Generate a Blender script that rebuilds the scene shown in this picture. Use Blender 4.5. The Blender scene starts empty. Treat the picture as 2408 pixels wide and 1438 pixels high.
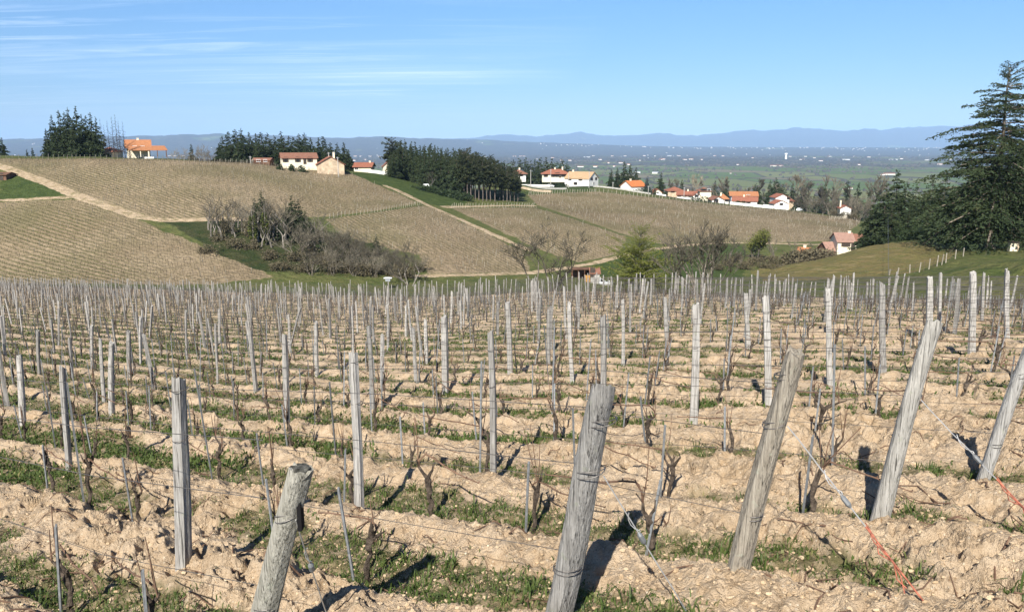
import bpy, math, random
import numpy as np
from mathutils import Vector, Matrix

PI = math.pi
random.seed(11)
RNG = np.random.default_rng(7)
SC = bpy.context.scene
COL = SC.collection

# ------------------------------------------------------------------ camera model (photo pixels, 2408 x 1438)
FPX, CX, CY = 1890.0, 1204.0, 719.0
PITCH = math.radians(11.2)
CP, SP = math.cos(PITCH), math.sin(PITCH)

def tdrop(y):                      # metres of drop per metre of forward distance for an image row
    return math.tan(PITCH + math.atan((y - CY) / FPX))

def sx(x, y):                      # X / Y of a pixel
    t = tdrop(y)
    return (x - CX) / FPX * (CP + t * SP)

# ------------------------------------------------------------------ mesh helpers
def mk(name, V, F, mats=None, parent=None, smooth=False, attrs=None, mat_idx=None):
    """V (N,3); F an array (M,k) or a list of such arrays."""
    V = np.asarray(V, dtype=np.float32).reshape(-1, 3)
    Fs = F if isinstance(F, list) and len(F) and isinstance(F[0], np.ndarray) else ([np.array(f) for f in F] if isinstance(F, list) and isinstance(F[0], list) else [np.array(F)])
    Fs = [np.asarray(f, dtype=np.int32) for f in Fs if len(f)]
    me = bpy.data.meshes.new(name)
    me.vertices.add(len(V)); me.vertices.foreach_set('co', V.ravel())
    loops = np.concatenate([f.ravel() for f in Fs])
    counts = np.concatenate([np.full(len(f), f.shape[1], dtype=np.int32) for f in Fs])
    starts = np.concatenate([[0], np.cumsum(counts)[:-1]]).astype(np.int32)
    me.loops.add(len(loops)); me.loops.foreach_set('vertex_index', loops)
    me.polygons.add(len(counts)); me.polygons.foreach_set('loop_start', starts)
    if mat_idx is not None:
        me.polygons.foreach_set('material_index', np.asarray(mat_idx, dtype=np.int32))
    me.polygons.foreach_set('use_smooth', np.full(len(counts), bool(smooth)))
    me.update(calc_edges=True)
    for k, a in (attrs or {}).items():
        at = me.attributes.new(k, 'FLOAT', 'POINT'); at.data.foreach_set('value', np.asarray(a, dtype=np.float32))
    for m in (mats if isinstance(mats, (list, tuple)) else [mats]):
        if m is not None: me.materials.append(m)
    return link(name, me, parent)

def link(name, me, parent=None):
    o = bpy.data.objects.new(name, me); COL.objects.link(o)
    if parent is not None: o.parent = parent
    return o

def tag(o, label=None, cat=None, group=None, kind=None):
    if label: o['label'] = label
    if cat: o['category'] = cat
    if group: o['group'] = group
    if kind: o['kind'] = kind
    return o

def thing(name, label, cat, loc, rz=0.0, group=None, scale=1.0):
    o = bpy.data.objects.new(name, None); COL.objects.link(o)
    o.location = loc; o.rotation_euler = (0, 0, rz)
    o.scale = (scale,) * 3 if not hasattr(scale, '__len__') else scale
    o.empty_display_size = 0.3
    return tag(o, label, cat, group)

class MB:
    """collects shapes for ONE mesh"""
    def __init__(s): s.v = []; s.f = {}; s.n = 0; s.a = []
    def add(s, V, F, attr=0.0):
        V = np.asarray(V, dtype=np.float64).reshape(-1, 3); F = np.asarray(F, dtype=np.int64)
        s.v.append(V); s.f.setdefault(F.shape[1], []).append(F + s.n); s.n += len(V)
        s.a.append(np.broadcast_to(np.asarray(attr, dtype=np.float64), (len(V),)))
    def box(s, c, d, rz=0.0, taper=1.0):
        x, y, z = d[0] / 2, d[1] / 2, d[2] / 2
        V = np.array([(-x, -y, -z), (x, -y, -z), (x, y, -z), (-x, y, -z), (-x * taper, -y * taper, z), (x * taper, -y * taper, z), (x * taper, y * taper, z), (-x * taper, y * taper, z)])
        if rz:
            cz, sz = math.cos(rz), math.sin(rz)
            V = np.c_[V[:, 0] * cz - V[:, 1] * sz, V[:, 0] * sz + V[:, 1] * cz, V[:, 2]]
        s.add(V + np.array(c), [(0, 3, 2, 1), (4, 5, 6, 7), (0, 1, 5, 4), (1, 2, 6, 5), (2, 3, 7, 6), (3, 0, 4, 7)])
    def tube(s, P, R, n=6, cap=True, jitter=0.0, attr=0.0):
        V, F, caps = tube(P, R, n, jitter)
        b = s.n
        s.add(V, F, attr)
        if cap:
            for c in caps: s.f.setdefault(len(c), []).append(np.array([c]) + b)
    def build(s, name, mat, parent=None, smooth=False):
        F = [np.concatenate(x) for x in s.f.values()]
        return mk(name, np.concatenate(s.v), F, mat, parent, smooth, {'tone': np.concatenate(s.a)})

def tube(P, R, n=6, jitter=0.0):
    P = np.asarray(P, dtype=np.float64); m = len(P)
    R = np.broadcast_to(np.asarray(R, dtype=np.float64), (m,))
    T = np.gradient(P, axis=0); T /= np.linalg.norm(T, axis=1, keepdims=True) + 1e-12
    ref = np.array([0.31, 0.95, 0.05]) if abs(T[0] @ np.array([0, 0, 1.0])) > 0.8 else np.array([0, 0, 1.0])
    A = np.cross(T, ref); A /= np.linalg.norm(A, axis=1, keepdims=True) + 1e-12
    B = np.cross(T, A)
    th = np.arange(n) / n * 2 * PI
    V = P[:, None, :] + R[:, None, None] * (np.cos(th)[None, :, None] * A[:, None, :] + np.sin(th)[None, :, None] * B[:, None, :])
    if jitter: V = V + RNG.normal(0, jitter, V.shape) * R[:, None, None]
    i = np.arange(m - 1)[:, None] * n; j = np.arange(n)[None, :]; j2 = (j + 1) % n
    F = np.stack([i + j, i + j2, i + n + j2, i + n + j], -1).reshape(-1, 4)
    return V.reshape(-1, 3), F, [list(range(n))[::-1], list(range((m - 1) * n, m * n))]

# ------------------------------------------------------------------ vectorised noise
def _h(ix, iy, seed):
    h = (ix.astype(np.int64) * 374761393 + iy.astype(np.int64) * 668265263 + seed * 1442695041) & 0xffffffff
    h = ((h ^ (h >> 13)) * 1274126177) & 0xffffffff
    h = ((h ^ (h >> 16)) * 2246822519) & 0xffffffff
    return ((h ^ (h >> 15)) & 0xffffff) / float(0xffffff)

def vnoise(x, y, seed=0):          # value noise, -1..1
    x = np.asarray(x, dtype=np.float64); y = np.asarray(y, dtype=np.float64)
    ix = np.floor(x); iy = np.floor(y); fx = x - ix; fy = y - iy
    fx = fx * fx * fx * (fx * (fx * 6 - 15) + 10); fy = fy * fy * fy * (fy * (fy * 6 - 15) + 10)
    ix = ix.astype(np.int64); iy = iy.astype(np.int64)
    a = _h(ix, iy, seed); b = _h(ix + 1, iy, seed); c = _h(ix, iy + 1, seed); d = _h(ix + 1, iy + 1, seed)
    return ((a * (1 - fx) + b * fx) * (1 - fy) + (c * (1 - fx) + d * fx) * fy) * 2 - 1

def rot(x, y, a): return x * math.cos(a) - y * math.sin(a), x * math.sin(a) + y * math.cos(a)

def fbm(x, y, wl, octs=4, seed=0, gain=0.5):
    r = 0; amp = 1.0; tot = 0
    for k in range(octs):
        xr, yr = rot(x, y, 0.6 + 1.1 * k)
        r = r + amp * vnoise(xr / wl + 17.3 * k, yr / wl - 5.1 * k, seed + k); tot += amp
        amp *= gain; wl *= 0.5
    return r / tot

def sstep(a, b, x):
    t = np.clip((np.asarray(x, dtype=np.float64) - a) / (b - a), 0, 1); return t * t * (3 - 2 * t)

# ------------------------------------------------------------------ terrain
NX, NY = 0.62, 0.785             # unit vector across the vine rows of the near field
UX, UY = -0.785, 0.62            # along the rows, away to the left
NEDGE = 49.0

def softplus(v): return np.logaddexp(0, v)

def near_z(X, Y):
    n = X * NX + Y * NY
    d = 1.72 + 0.173 * Y - 0.022 * 3.0 * (softplus((Y - 10) / 3.0) - softplus(-10 / 3.0)) - 0.62 * np.tanh(X / 7.0)
    d = d + 0.55 * sstep(24, 46, n) * sstep(-2, 18, X)
    return -d

CTRL = [  # x, y, forward distance: points seen in the photograph
 (0,660,157),(0,560,185),(0,470,215),(0,420,238),(0,372,265),(200,640,158),(200,560,182),(200,468,213),(200,420,238),(200,372,268),
 (400,640,157),(400,580,175),(400,523,196),(400,440,228),(400,376,270),(600,640,158),(560,570,180),(600,520,200),(600,440,240),(600,386,282),
 (760,640,160),(760,580,182),(760,512,212),(760,450,250),(800,403,292),(900,600,178),(900,480,240),(900,440,272),(900,410,305),
 (1000,645,163),(1000,560,195),(1000,482,252),(1000,440,298),(1200,645,172),(1240,588,200),(1150,520,240),(1100,487,268),(1220,476,300),(1225,436,360),
 (1350,625,190),(1350,560,222),(1300,500,275),(1250,457,345),(1460,600,208),(1450,540,244),(1400,490,310),(1400,451,365),(1400,437,402),
 (1600,578,232),(1600,530,272),(1600,490,330),(1600,468,388),(1750,572,245),(1750,530,290),(1800,489,395),
 (1900,570,255),(1900,530,305),(1900,499,390),(2010,590,238),(2020,545,295),(2010,517,380),
 (1760,655,98),(1850,640,106),(1850,622,116),(2110,655,86),(2300,650,76),(2408,650,72),(2200,610,108),(2130,568,150),(2010,590,138),(1920,612,122),
 (2000,640,100),(2370,583,120),(2408,590,113),(2300,600,108),(2250,575,135),(2600,590,105),(2600,640,75)]
HID = [  # x, forward distance, z: ground hidden behind something
 (1204,110,-25),(1000,110,-24.6),(600,135,-26),(1450,120,-26),(1600,110,-22),(1600,160,-29),(1760,150,-28),(1900,180,-30),(0,140,-25.5),(-300,150,-25),(-300,215,-15),(-300,270,-3),
 (2000,175,-27.5),(2130,190,-25),(2370,185,-21),(2370,300,-40),(2200,300,-37),(2408,460,-66),(2600,200,-20),(2700,460,-66),
 (0,330,-8),(300,330,-9),(600,335,-11),(800,345,-14),(0,450,-36),(400,450,-38),(800,450,-40),(0,700,-82),(400,700,-82),(800,700,-84),
 (1000,380,-23),(1000,500,-46),(1000,700,-86),(1225,450,-29),(1225,700,-82),(1400,480,-31),(1400,700,-82),(1600,480,-34),(1600,700,-86),
 (1800,480,-39),(1800,700,-89),(2010,460,-43),(2010,700,-92),(2408,700,-96),(-300,700,-82),(-300,450,-36),(2700,700,-96)]
_pts = []
for x, y, D in CTRL: _pts.append((sx(x, y), D, -tdrop(y) * D))
for x, D, z in HID:
    t = -z / D; _pts.append(((x - CX) / FPX * (CP + t * SP), D, z))
_P = np.array(_pts)
_pu = np.c_[_P[:, 0] * 2.6, np.log(_P[:, 1])]
def _k(r2): return 0.5 * r2 * np.log(r2 + 1e-12)
_n = len(_pu)
_K = _k(((_pu[:, None] - _pu[None]) ** 2).sum(-1)) + np.eye(_n) * 0.0006
_A = np.zeros((_n + 3, _n + 3)); _A[:_n, :_n] = _K; _A[:_n, _n] = 1; _A[:_n, _n + 1:] = _pu; _A[_n:, :_n] = _A[:_n, _n:].T
_W = np.linalg.solve(_A, np.r_[_P[:, 2], 0, 0, 0])

def mid_z(X, Y):
    X = np.asarray(X, dtype=np.float64); Y = np.asarray(Y, dtype=np.float64)
    sh = X.shape; X = X.ravel(); Y = Y.ravel(); out = np.empty(len(X))
    for a in range(0, len(X), 20000):
        Yc = np.clip(Y[a:a + 20000], 30, 1500); u = np.c_[np.clip(X[a:a + 20000] / Y[a:a + 20000], -0.95, 0.95) * 2.6, np.log(Yc)]
        r2 = ((u[:, None] - _pu[None]) ** 2).sum(-1)
        out[a:a + 20000] = _k(r2) @ _W[:_n] + _W[_n] + u @ _W[_n + 1:]
    return out.reshape(sh)

RIDGE1 = [(-900,326),(-300,325),(0,327),(150,324),(300,322),(420,319),(520,317),(640,320),(700,322),(820,325),(900,324),(1000,326),(1140,329),(1250,336),(1400,341),(1600,346),(3400,350)]
RIDGE2 = [(-900,334),(900,333),(1100,327),(1150,319),(1200,317),(1260,320),(1330,315),(1365,312),(1420,319),(1500,318),(1550,315),(1650,318),(1720,310),(1800,308),(1880,302),(1930,304),(1990,308),(2030,302),(2100,304),(2200,300),(2300,297),(2500,300),(3400,310)]
R1 = np.array(RIDGE1, dtype=float); R2 = np.array(RIDGE2, dtype=float)

def far_z(X, Y):
    s = X / Y
    base = -112 + 22 * sstep(4500, 16000, Y) + 9 * fbm(X, Y, 1400, 3, 5) * sstep(900, 2500, Y) + 14 * fbm(X, Y * .6, 3800, 3, 15) * sstep(3500, 9000, Y)
    def ridge(R, D, w0, w1, sd):
        px = CX + s * FPX / CP
        y = np.interp(px, R[:, 0], R[:, 1])
        top = -np.tan(PITCH + np.arctan((y - CY) / FPX)) * D
        g = np.where(Y < D, sstep(D - w0, D, Y) ** 1.4, 1 - sstep(D, D + w1, Y))
        bumpy = 1 + 0.28 * fbm(X, Y, 2600, 4, sd) * np.clip((D - Y) / (0.5 * w0), 0, 1)
        top = top * (1 + 0.07 * vnoise(px / 34.0, px * 0, sd) + 0.04 * vnoise(px / 13.0, px * 0, sd + 1))
        return g * bumpy * (top + 95)
    return base + np.maximum(ridge(R1, 15000, 5500, 5000, 31), ridge(R2, 26500, 7500, 6000, 41))

def ground(X, Y):
    X = np.asarray(X, dtype=np.float64); Y = np.maximum(np.asarray(Y, dtype=np.float64), 0.3)
    n = X * NX + Y * NY
    z = near_z(X, Y)
    m = n > NEDGE
    if np.any(m):
        w = sstep(NEDGE, NEDGE + 15, n)
        zm = np.where(m, mid_z(X, Y), 0)
        z = np.where(m, z * (1 - w) + zm * w, z)
        f = Y > 650
        if np.any(f):
            wf = sstep(math.log(650), math.log(1500), np.log(Y))
            z = np.where(f, z * (1 - wf) + far_z(X, Y) * wf, z)
    return z

def gz(x, y): return float(ground(np.array([x]), np.array([y]))[0])

def hit(x, y, Ymin=1.5, Ymax=9000.0):
    """first point of the bare ground seen at a photo pixel"""
    s, t = sx(x, y), tdrop(y)
    Y = np.exp(np.linspace(math.log(Ymin), math.log(Ymax), 900))
    g = ground(s * Y, Y); above = -t * Y > g
    k = int(np.argmin(above)) if not above.all() else -1
    if k <= 0: k = len(Y) - 1
    Y = np.linspace(Y[k - 1], Y[k], 60); g = ground(s * Y, Y); b = -t * Y <= g
    k2 = int(np.argmax(b)) if b.any() else -1
    return np.array([s * Y[k2], Y[k2], g[k2]])

def at(x, y, D):                   # ground below a photo pixel at a given forward distance
    X = sx(x, y) * D; return np.array([X, D, gz(X, D)])

# ------------------------------------------------------------------ materials
def nm(name):
    m = bpy.data.materials.new(name); m.use_nodes = True
    nt = m.node_tree; b = nt.nodes['Principled BSDF']; b.inputs['Specular IOR Level'].default_value = 0.25
    return m, nt, b

class N:
    def __init__(s, nt): s.nt = nt
    def new(s, t, **kw):
        n = s.nt.nodes.new(t)
        for k, v in kw.items(): setattr(n, k, v)
        return n
    def ln(s, a, b): s.nt.links.new(a, b)
    def val(s, sock, v):
        if hasattr(v, 'is_output') or isinstance(v, bpy.types.NodeSocket): s.ln(v, sock)
        else: sock.default_value = v
    def math(s, op, a, b=0.0, clamp=False):
        n = s.new('ShaderNodeMath', operation=op, use_clamp=clamp); s.val(n.inputs[0], a); s.val(n.inputs[1], b); return n.outputs[0]
    def mix(s, f, a, b, mode='MIX'):
        n = s.new('ShaderNodeMix', data_type='RGBA', blend_type=mode)
        s.val(n.inputs[0], f); s.val(n.inputs[6], a if not isinstance(a, tuple) else (*a, 1)[:4]); s.val(n.inputs[7], b if not isinstance(b, tuple) else (*b, 1)[:4])
        return n.outputs[2]
    def noise(s, scale, detail=3, vec=None, rough=0.55, dist=0.0):
        n = s.new('ShaderNodeTexNoise'); n.inputs['Scale'].default_value = scale; n.inputs['Detail'].default_value = detail
        n.inputs['Roughness'].default_value = rough; n.inputs['Distortion'].default_value = dist
        if vec is not None: s.ln(vec, n.inputs['Vector'])
        return n.outputs[0]
    def ramp(s, f, a, b):          # linear remap clamped
        n = s.new('ShaderNodeMapRange'); s.val(n.inputs[0], f); n.inputs[1].default_value = a; n.inputs[2].default_value = b; return n.outputs[0]
    def pos(s): return s.new('ShaderNodeNewGeometry').outputs['Position']
    def obj(s): return s.new('ShaderNodeTexCoord').outputs['Object']
    def rnd(s): return s.new('ShaderNodeObjectInfo').outputs['Random']
    def attr(s, name): return s.new('ShaderNodeAttribute', attribute_name=name).outputs['Fac']
    def mapv(s, vec, scale=(1, 1, 1), rz=0.0):
        n = s.new('ShaderNodeMapping'); s.ln(vec, n.inputs[0]); n.inputs['Scale'].default_value = scale; n.inputs['Rotation'].default_value = (0, 0, rz); return n.outputs[0]
    def bump(s, h, strength, dist, bsdf):
        n = s.new('ShaderNodeBump'); n.inputs['Strength'].default_value = strength; n.inputs['Distance'].default_value = dist
        s.ln(h, n.inputs['Height']); s.ln(n.outputs[0], bsdf.inputs['Normal'])

def simple(name, col, rough=0.8, var=0.15, scale=2.0, spec=0.25, metal=0.0, bump=0.0, objvar=0.12, coord='obj'):
    m, nt, b = nm(name); n = N(nt)
    v = n.noise(scale, 4, n.obj() if coord == 'obj' else n.pos())
    dark = tuple(c * (1 - var * 1.6) for c in col); lite = tuple(min(1, c * (1 + var)) for c in col)
    c = n.mix(n.ramp(v, 0.3, 0.7), dark, lite)
    if objvar:
        c = n.mix(n.math('MULTIPLY', n.rnd(), 1.0), c, n.mix(1.0, c, (1 - objvar * 2.2,) * 3, 'MULTIPLY'))
    nt.links.new(c, b.inputs['Base Color'])
    b.inputs['Roughness'].default_value = rough; b.inputs['Specular IOR Level'].default_value = spec; b.inputs['Metallic'].default_value = metal
    if bump: n.bump(n.noise(scale * 6, 4, n.obj()), bump, 0.02, b)
    return m
SUN_E, SKY_S, SKY_AIR, SKY_DUST, SKY_OZ, SKY_SAT = 5.0, 0.075, 1.0, 0.0, 3.0, 1.05
SKY_LOW, SKY_TINT, ZENITH_DIM = (0.45, 0.52, 0.71), (0.66, 0.90, 1.10), (0.50, 0.52, 0.58)
HAZE_COL, HAZE_D, EXPO, CLOUD, HAZE_G = (0.42, 0.66, 1.0), 4.0e-5, 0.84, 0.9, -0.20
# ================================================================== NEAR FIELD SOIL (real clods and furrows)
ROWP = 1.13
E_PIX = [((705,1100),(595,1540)), ((1432,913),(1305,1455)), ((1862,828),(1735,1360)), ((2196,753),(2066,1222)), ((2440,775),(2308,1132))]
E_BASE = [hit(*b) for _, b in E_PIX]
N0 = float(np.mean([p[0] * NX + p[1] * NY - ROWP * k for k, p in enumerate(E_BASE)]))

def rowphase(X, Y):                # 0 on a vine row, 0.5 half-way between two rows
    return (X * NX + Y * NY - N0) / ROWP

def grass_mask(X, Y):
    ph = rowphase(X, Y) + 0.10 * fbm(X, Y, 1.7, 2, 61)
    c = np.cos(2 * PI * (ph - 0.16))
    along = X * UX + Y * UY
    g = 0.72 * c + 0.66 * fbm(along * .45, (ph * ROWP) * 1.6, 1.1, 3, 51) + 0.45 * fbm(X, Y, .28, 2, 71) + 0.3 * fbm(X, Y, 5.0, 2, 81)
    bare = (0.10 + 0.30 * sstep(-1.5, 2.5, X)) * (1 - sstep(7, 13, Y))
    return sstep(0.10, 0.36, g - bare + 0.14 + 0.20 * sstep(5.5, 11, Y) + 0.14 * sstep(10, 28, Y) + 0.10 * sstep(0, -4, X))

def soil_height(X, Y, sp):
    """clod relief; sp = local mesh spacing, finer octaves fade out when the mesh cannot carry them"""
    ph = rowphase(X, Y) + 0.07 * fbm(X, Y, 1.5, 2, 91)
    g = grass_mask(X, Y)
    h = 0.058 * np.cos(2 * PI * (ph - 0.62)) * (0.8 + 0.6 * fbm(X, Y, 0.8, 2, 93)) + 0.016 * np.cos(4 * PI * (ph - 0.2))
    h = h + 0.030 * fbm(X, Y, 1.3, 2, 11)
    rough = (0.45 + 0.55 * sstep(-.3, .5, fbm(X, Y, 0.9, 2, 21))) * (1 - 0.6 * g)
    rough = rough * (1.2 + 0.55 * sstep(5, 9, Y))
    for wl, amp, sd in ((0.46, .058, 1), (0.23, .082, 2), (0.125, .078, 3), (0.066, .054, 4), (0.034, .030, 5)):
        xr, yr = rot(X, Y, sd * 1.3)
        wx = xr + wl * .35 * vnoise(xr / wl * 1.7, yr / wl * 1.7, sd + 200); wy = yr + wl * .35 * vnoise(xr / wl * 1.7 + 9, yr / wl * 1.7, sd + 300)
        v = 1 - np.abs(vnoise(wx / wl, wy / wl, sd + 100)) * 2.0      # rounded lumps with creases
        v = np.where(v > 0, np.maximum(v, 0) ** 0.8, v)
        h = h + amp * 0.5 * v * rough * np.clip(wl / (3.0 * sp) - 0.6, 0, 1)
    return h

def near_ground():
    s = np.r_[np.linspace(-1.7, -0.74, 85)[:-1], np.linspace(-0.74, 0.74, 900), np.linspace(0.74, 1.7, 85)[1:]]
    nc = len(s)
    ymax = np.minimum((NEDGE + 1.5) / np.maximum(NX * s + NY, 0.1), 260)
    y0 = 1.5
    nr = 1330
    u = np.linspace(0, 1, nr)
    # finer close by, coarser far off
    L = np.log(ymax / y0)
    w = 0.62 * u + 0.38 * u ** 2.2
    Y = y0 * np.exp(L[None, :] * w[:, None]); X = Y * s[None, :]
    sp = np.maximum(Y * np.gradient(s)[None, :], np.gradient(Y, axis=0))
    Z = ground(X, Y) + soil_height(X, Y, sp)
    g = grass_mask(X, Y)
    i = np.arange(nr - 1)[:, None] * nc; j = np.arange(nc - 1)[None, :]
    F = np.stack([i + j, i + j + 1, i + nc + j + 1, i + nc + j], -1).reshape(-1, 4)
    V = np.stack([X, Y, Z], -1).reshape(-1, 3)
    return V, F, g.ravel(), s, ymax, Z[-1]

def soil_z(x, y):                  # top of the worked soil
    x = np.atleast_1d(np.asarray(x, dtype=float)); y = np.atleast_1d(np.asarray(y, dtype=float))
    return ground(x, y) + soil_height(x, y, np.maximum(0.003 * y, 0.004))

m_soil, nt, b = nm('tilled_sandy_soil'); n = N(nt)
p = n.pos()
c1 = n.mix(n.ramp(n.noise(0.9, 4, p), 0.35, 0.65), (0.465, 0.335, 0.205), (0.585, 0.445, 0.298))
c1 = n.mix(n.ramp(n.noise(14, 5, p), 0.40, 0.75), c1, (0.64, 0.50, 0.345))
c1 = n.mix(n.ramp(n.noise(45, 3, p), 0.60, 0.74), c1, (0.29, 0.18, 0.095))
vor = n.new('ShaderNodeTexVoronoi'); vor.inputs['Scale'].default_value = 38; n.ln(p, vor.inputs['Vector'])
st = n.math('MULTIPLY', n.math('LESS_THAN', vor.outputs['Distance'], 0.22), n.math('GREATER_THAN', vor.outputs['Color'], 0.62))
c1 = n.mix(st, c1, (0.70, 0.585, 0.43))
cg = n.mix(n.ramp(n.noise(6, 4, p), 0.3, 0.7), (0.060, 0.075, 0.022), (0.19, 0.155, 0.075))
gm = n.attr('grass')
gm2 = n.math('MULTIPLY', gm, n.ramp(n.noise(11, 4, p), 0.28, 0.58))
col = n.mix(n.math('MULTIPLY', gm2, 0.88), c1, cg)
n.ln(col, b.inputs['Base Color']); b.inputs['Roughness'].default_value = 0.95; b.inputs['Specular IOR Level'].default_value = 0.12
lit = n.math('MULTIPLY', n.ramp(n.noise(2.2, 5, p, .65), 0.50, 0.64), n.ramp(n.noise(30, 4, p), 0.42, 0.60))
col = n.mix(n.math('MULTIPLY', lit, 0.65), col, (0.17, 0.115, 0.065))
n.ln(col, b.inputs['Base Color'])
hh = n.math('ADD', n.noise(55, 5, p), n.math('MULTIPLY', n.noise(180, 3, p), 0.5))
n.bump(hh, 1.0, 0.035, b)

V, F, g, NS, NYM, NZL = near_ground()
tag(mk('tilled_soil', V, F, m_soil, None, True, {'grass': g}), 'ploughed sandy soil of the near vineyard', 'ground', None, 'structure')

# ================================================================== HILLSIDES BEYOND, one sheet out to the mountains
def inpoly(px, py, poly):
    px = np.asarray(px); sh = px.shape; pa = np.asarray(poly)
    inb = np.flatnonzero(((px > pa[:, 0].min()) & (px < pa[:, 0].max()) & (py > pa[:, 1].min()) & (py < pa[:, 1].max())).ravel())
    full = np.zeros(px.size, bool); px = px.ravel()[inb]; py = np.asarray(py).ravel()[inb]
    r = np.zeros(px.shape, bool); q = len(poly)
    for a in range(q):
        x0, y0 = poly[a]; x1, y1 = poly[(a + 1) % q]
        c = (y0 > py) != (y1 > py)
        r ^= c & (px < (x1 - x0) * (py - y0) / ((y1 - y0) if y1 != y0 else 1e-9) + x0)
    full[inb] = r
    return full.reshape(sh)

def world_poly(pix, Yr=(100, 480), dense=5):
    """outline traced in the photo, laid on the terrain"""
    out = []
    for a in range(len(pix)):
        x0, y0 = pix[a]; x1, y1 = pix[(a + 1) % len(pix)]
        for k in range(dense):
            f = k / dense; h = hit(x0 + (x1 - x0) * f, y0 + (y1 - y0) * f, 66.0); out.append((h[0], h[1]))
    return out

FIELDS = {  # outline, two pixels along a vine row
 'a': ([(-120,374),(0,373),(300,373),(500,379),(640,386),(720,393),(800,403),(830,410),(900,440),(985,477),(880,497),(760,510),(660,512),(560,512),(400,514),(345,509),(250,478),(175,453),(90,420),(0,386),(-120,360)], (100,400), (400,505)),
 'b': ([(-120,480),(0,476),(170,469),(210,472),(345,526),(430,562),(520,600),(600,634),(640,652),(500,668),(0,668),(-120,668)], (0,500), (400,625)),
 'c': ([(765,516),(880,500),(1000,483),(1050,505),(1130,543),(1228,590),(1245,640),(1000,644),(985,600),(900,580),(800,552)], (1000,490), (1225,590)),
 'd': ([(1062,490),(1255,487),(1340,512),(1472,556),(1455,598),(1362,616),(1275,590),(1160,534)], (1262,488), (1470,556)),
 'e': ([(1243,458),(1330,453),(1400,451),(1480,458),(1560,467),(1700,482),(1870,497),(2030,519),(1985,552),(1960,566),(1800,571),(1700,567),(1560,574),(1500,562),(1478,554),(1380,520),(1262,482)], (1262,484), (1490,556)),
}
FW = {}
for k, (poly, r0, r1) in FIELDS.items():
    a = hit(*r0, 66.0); c = hit(*r1, 66.0); d = (c - a)[:2]; d = d / np.linalg.norm(d)
    FW[k] = (world_poly(poly), a[:2], d)

PATHS = {  # centre lines, width in metres
 'grass_track': ([(905,436),(950,455),(1000,480),(1060,506),(1140,542),(1240,587)], 2.6),
 'valley_track': ([(930,650),(1000,648),(1120,646),(1240,642),(1330,630),(1400,618),(1460,602),(1520,588),(1600,577),(1700,570),(1800,572),(1900,574),(1975,574)], 2.0),
 'hill_track': ([(-60,372),(0,390),(60,411),(130,438),(175,458),(250,485),(330,512),(390,518),(480,516),(580,515)], 3.3),
 'field_margin': ([(-60,473),(60,469),(140,464),(185,463)], 2.2),
 'bare_strip': ([(1045,487),(1120,485),(1200,483),(1256,484)], 2.4),
}
def world_line(pix, dense=8):
    out = []
    for a in range(len(pix) - 1):
        for k in range(dense):
            f = k / dense; h = hit(pix[a][0] + (pix[a + 1][0] - pix[a][0]) * f, pix[a][1] + (pix[a + 1][1] - pix[a][1]) * f, 66.0); out.append(h[:2])
    out.append(hit(*pix[-1], 66.0)[:2]); out = np.array(out)
    k = np.array([.25, .5, .25])
    for _ in range(3):
        out[1:-1] = .25 * out[:-2] + .5 * out[1:-1] + .25 * out[2:]
    return out
PW = {k: (world_line(p), w) for k, (p, w) in PATHS.items()}

def dist_line(X, Y, L):
    """distance to a polyline, only worked out close to it"""
    sh = X.shape; X = X.ravel(); Y = Y.ravel()
    d = np.full(X.shape, 1e9)
    m = 10.0
    near = np.flatnonzero((X > L[:, 0].min() - m) & (X < L[:, 0].max() + m) & (Y > L[:, 1].min() - m) & (Y < L[:, 1].max() + m))
    xn, yn = X[near], Y[near]
    for a in range(len(L) - 1):
        lo = np.minimum(L[a], L[a + 1]) - m; hi = np.maximum(L[a], L[a + 1]) + m
        q = np.flatnonzero((xn > lo[0]) & (xn < hi[0]) & (yn > lo[1]) & (yn < hi[1]))
        if not len(q): continue
        v = L[a + 1] - L[a]; l2 = v @ v + 1e-9; x = xn[q]; y = yn[q]
        t = np.clip(((x - L[a][0]) * v[0] + (y - L[a][1]) * v[1]) / l2, 0, 1)
        i = near[q]; d[i] = np.minimum(d[i], np.hypot(x - L[a][0] - t * v[0], y - L[a][1] - t * v[1]))
    return d.reshape(sh)

GREEN_EXTRA = [world_poly(p) for p in (
 [(815,405),(910,408),(960,425),(1100,470),(1095,482),(1040,485),(1000,478),(900,438)],          # meadow below the pine grove
 [(0,418),(60,416),(165,458),(140,463),(0,468)],                                                # meadow on the left
 [(1190,448),(1310,452),(1240,456)], [(1200,400),(1400,436),(1400,450),(1240,455)],
 [(1360,640),(1450,606),(1560,582),(1750,575),(1750,655),(1450,655)])]
BROWN_EXTRA = [world_poly([(1760,640),(1850,612),(1960,592),(2050,575),(2140,568),(2260,575),(2240,605),(2110,655),(1800,660)])]
DARK_GREEN = [world_poly([(385,520),(590,518),(700,530),(860,560),(980,640),(600,640),(500,590)])]

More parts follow.
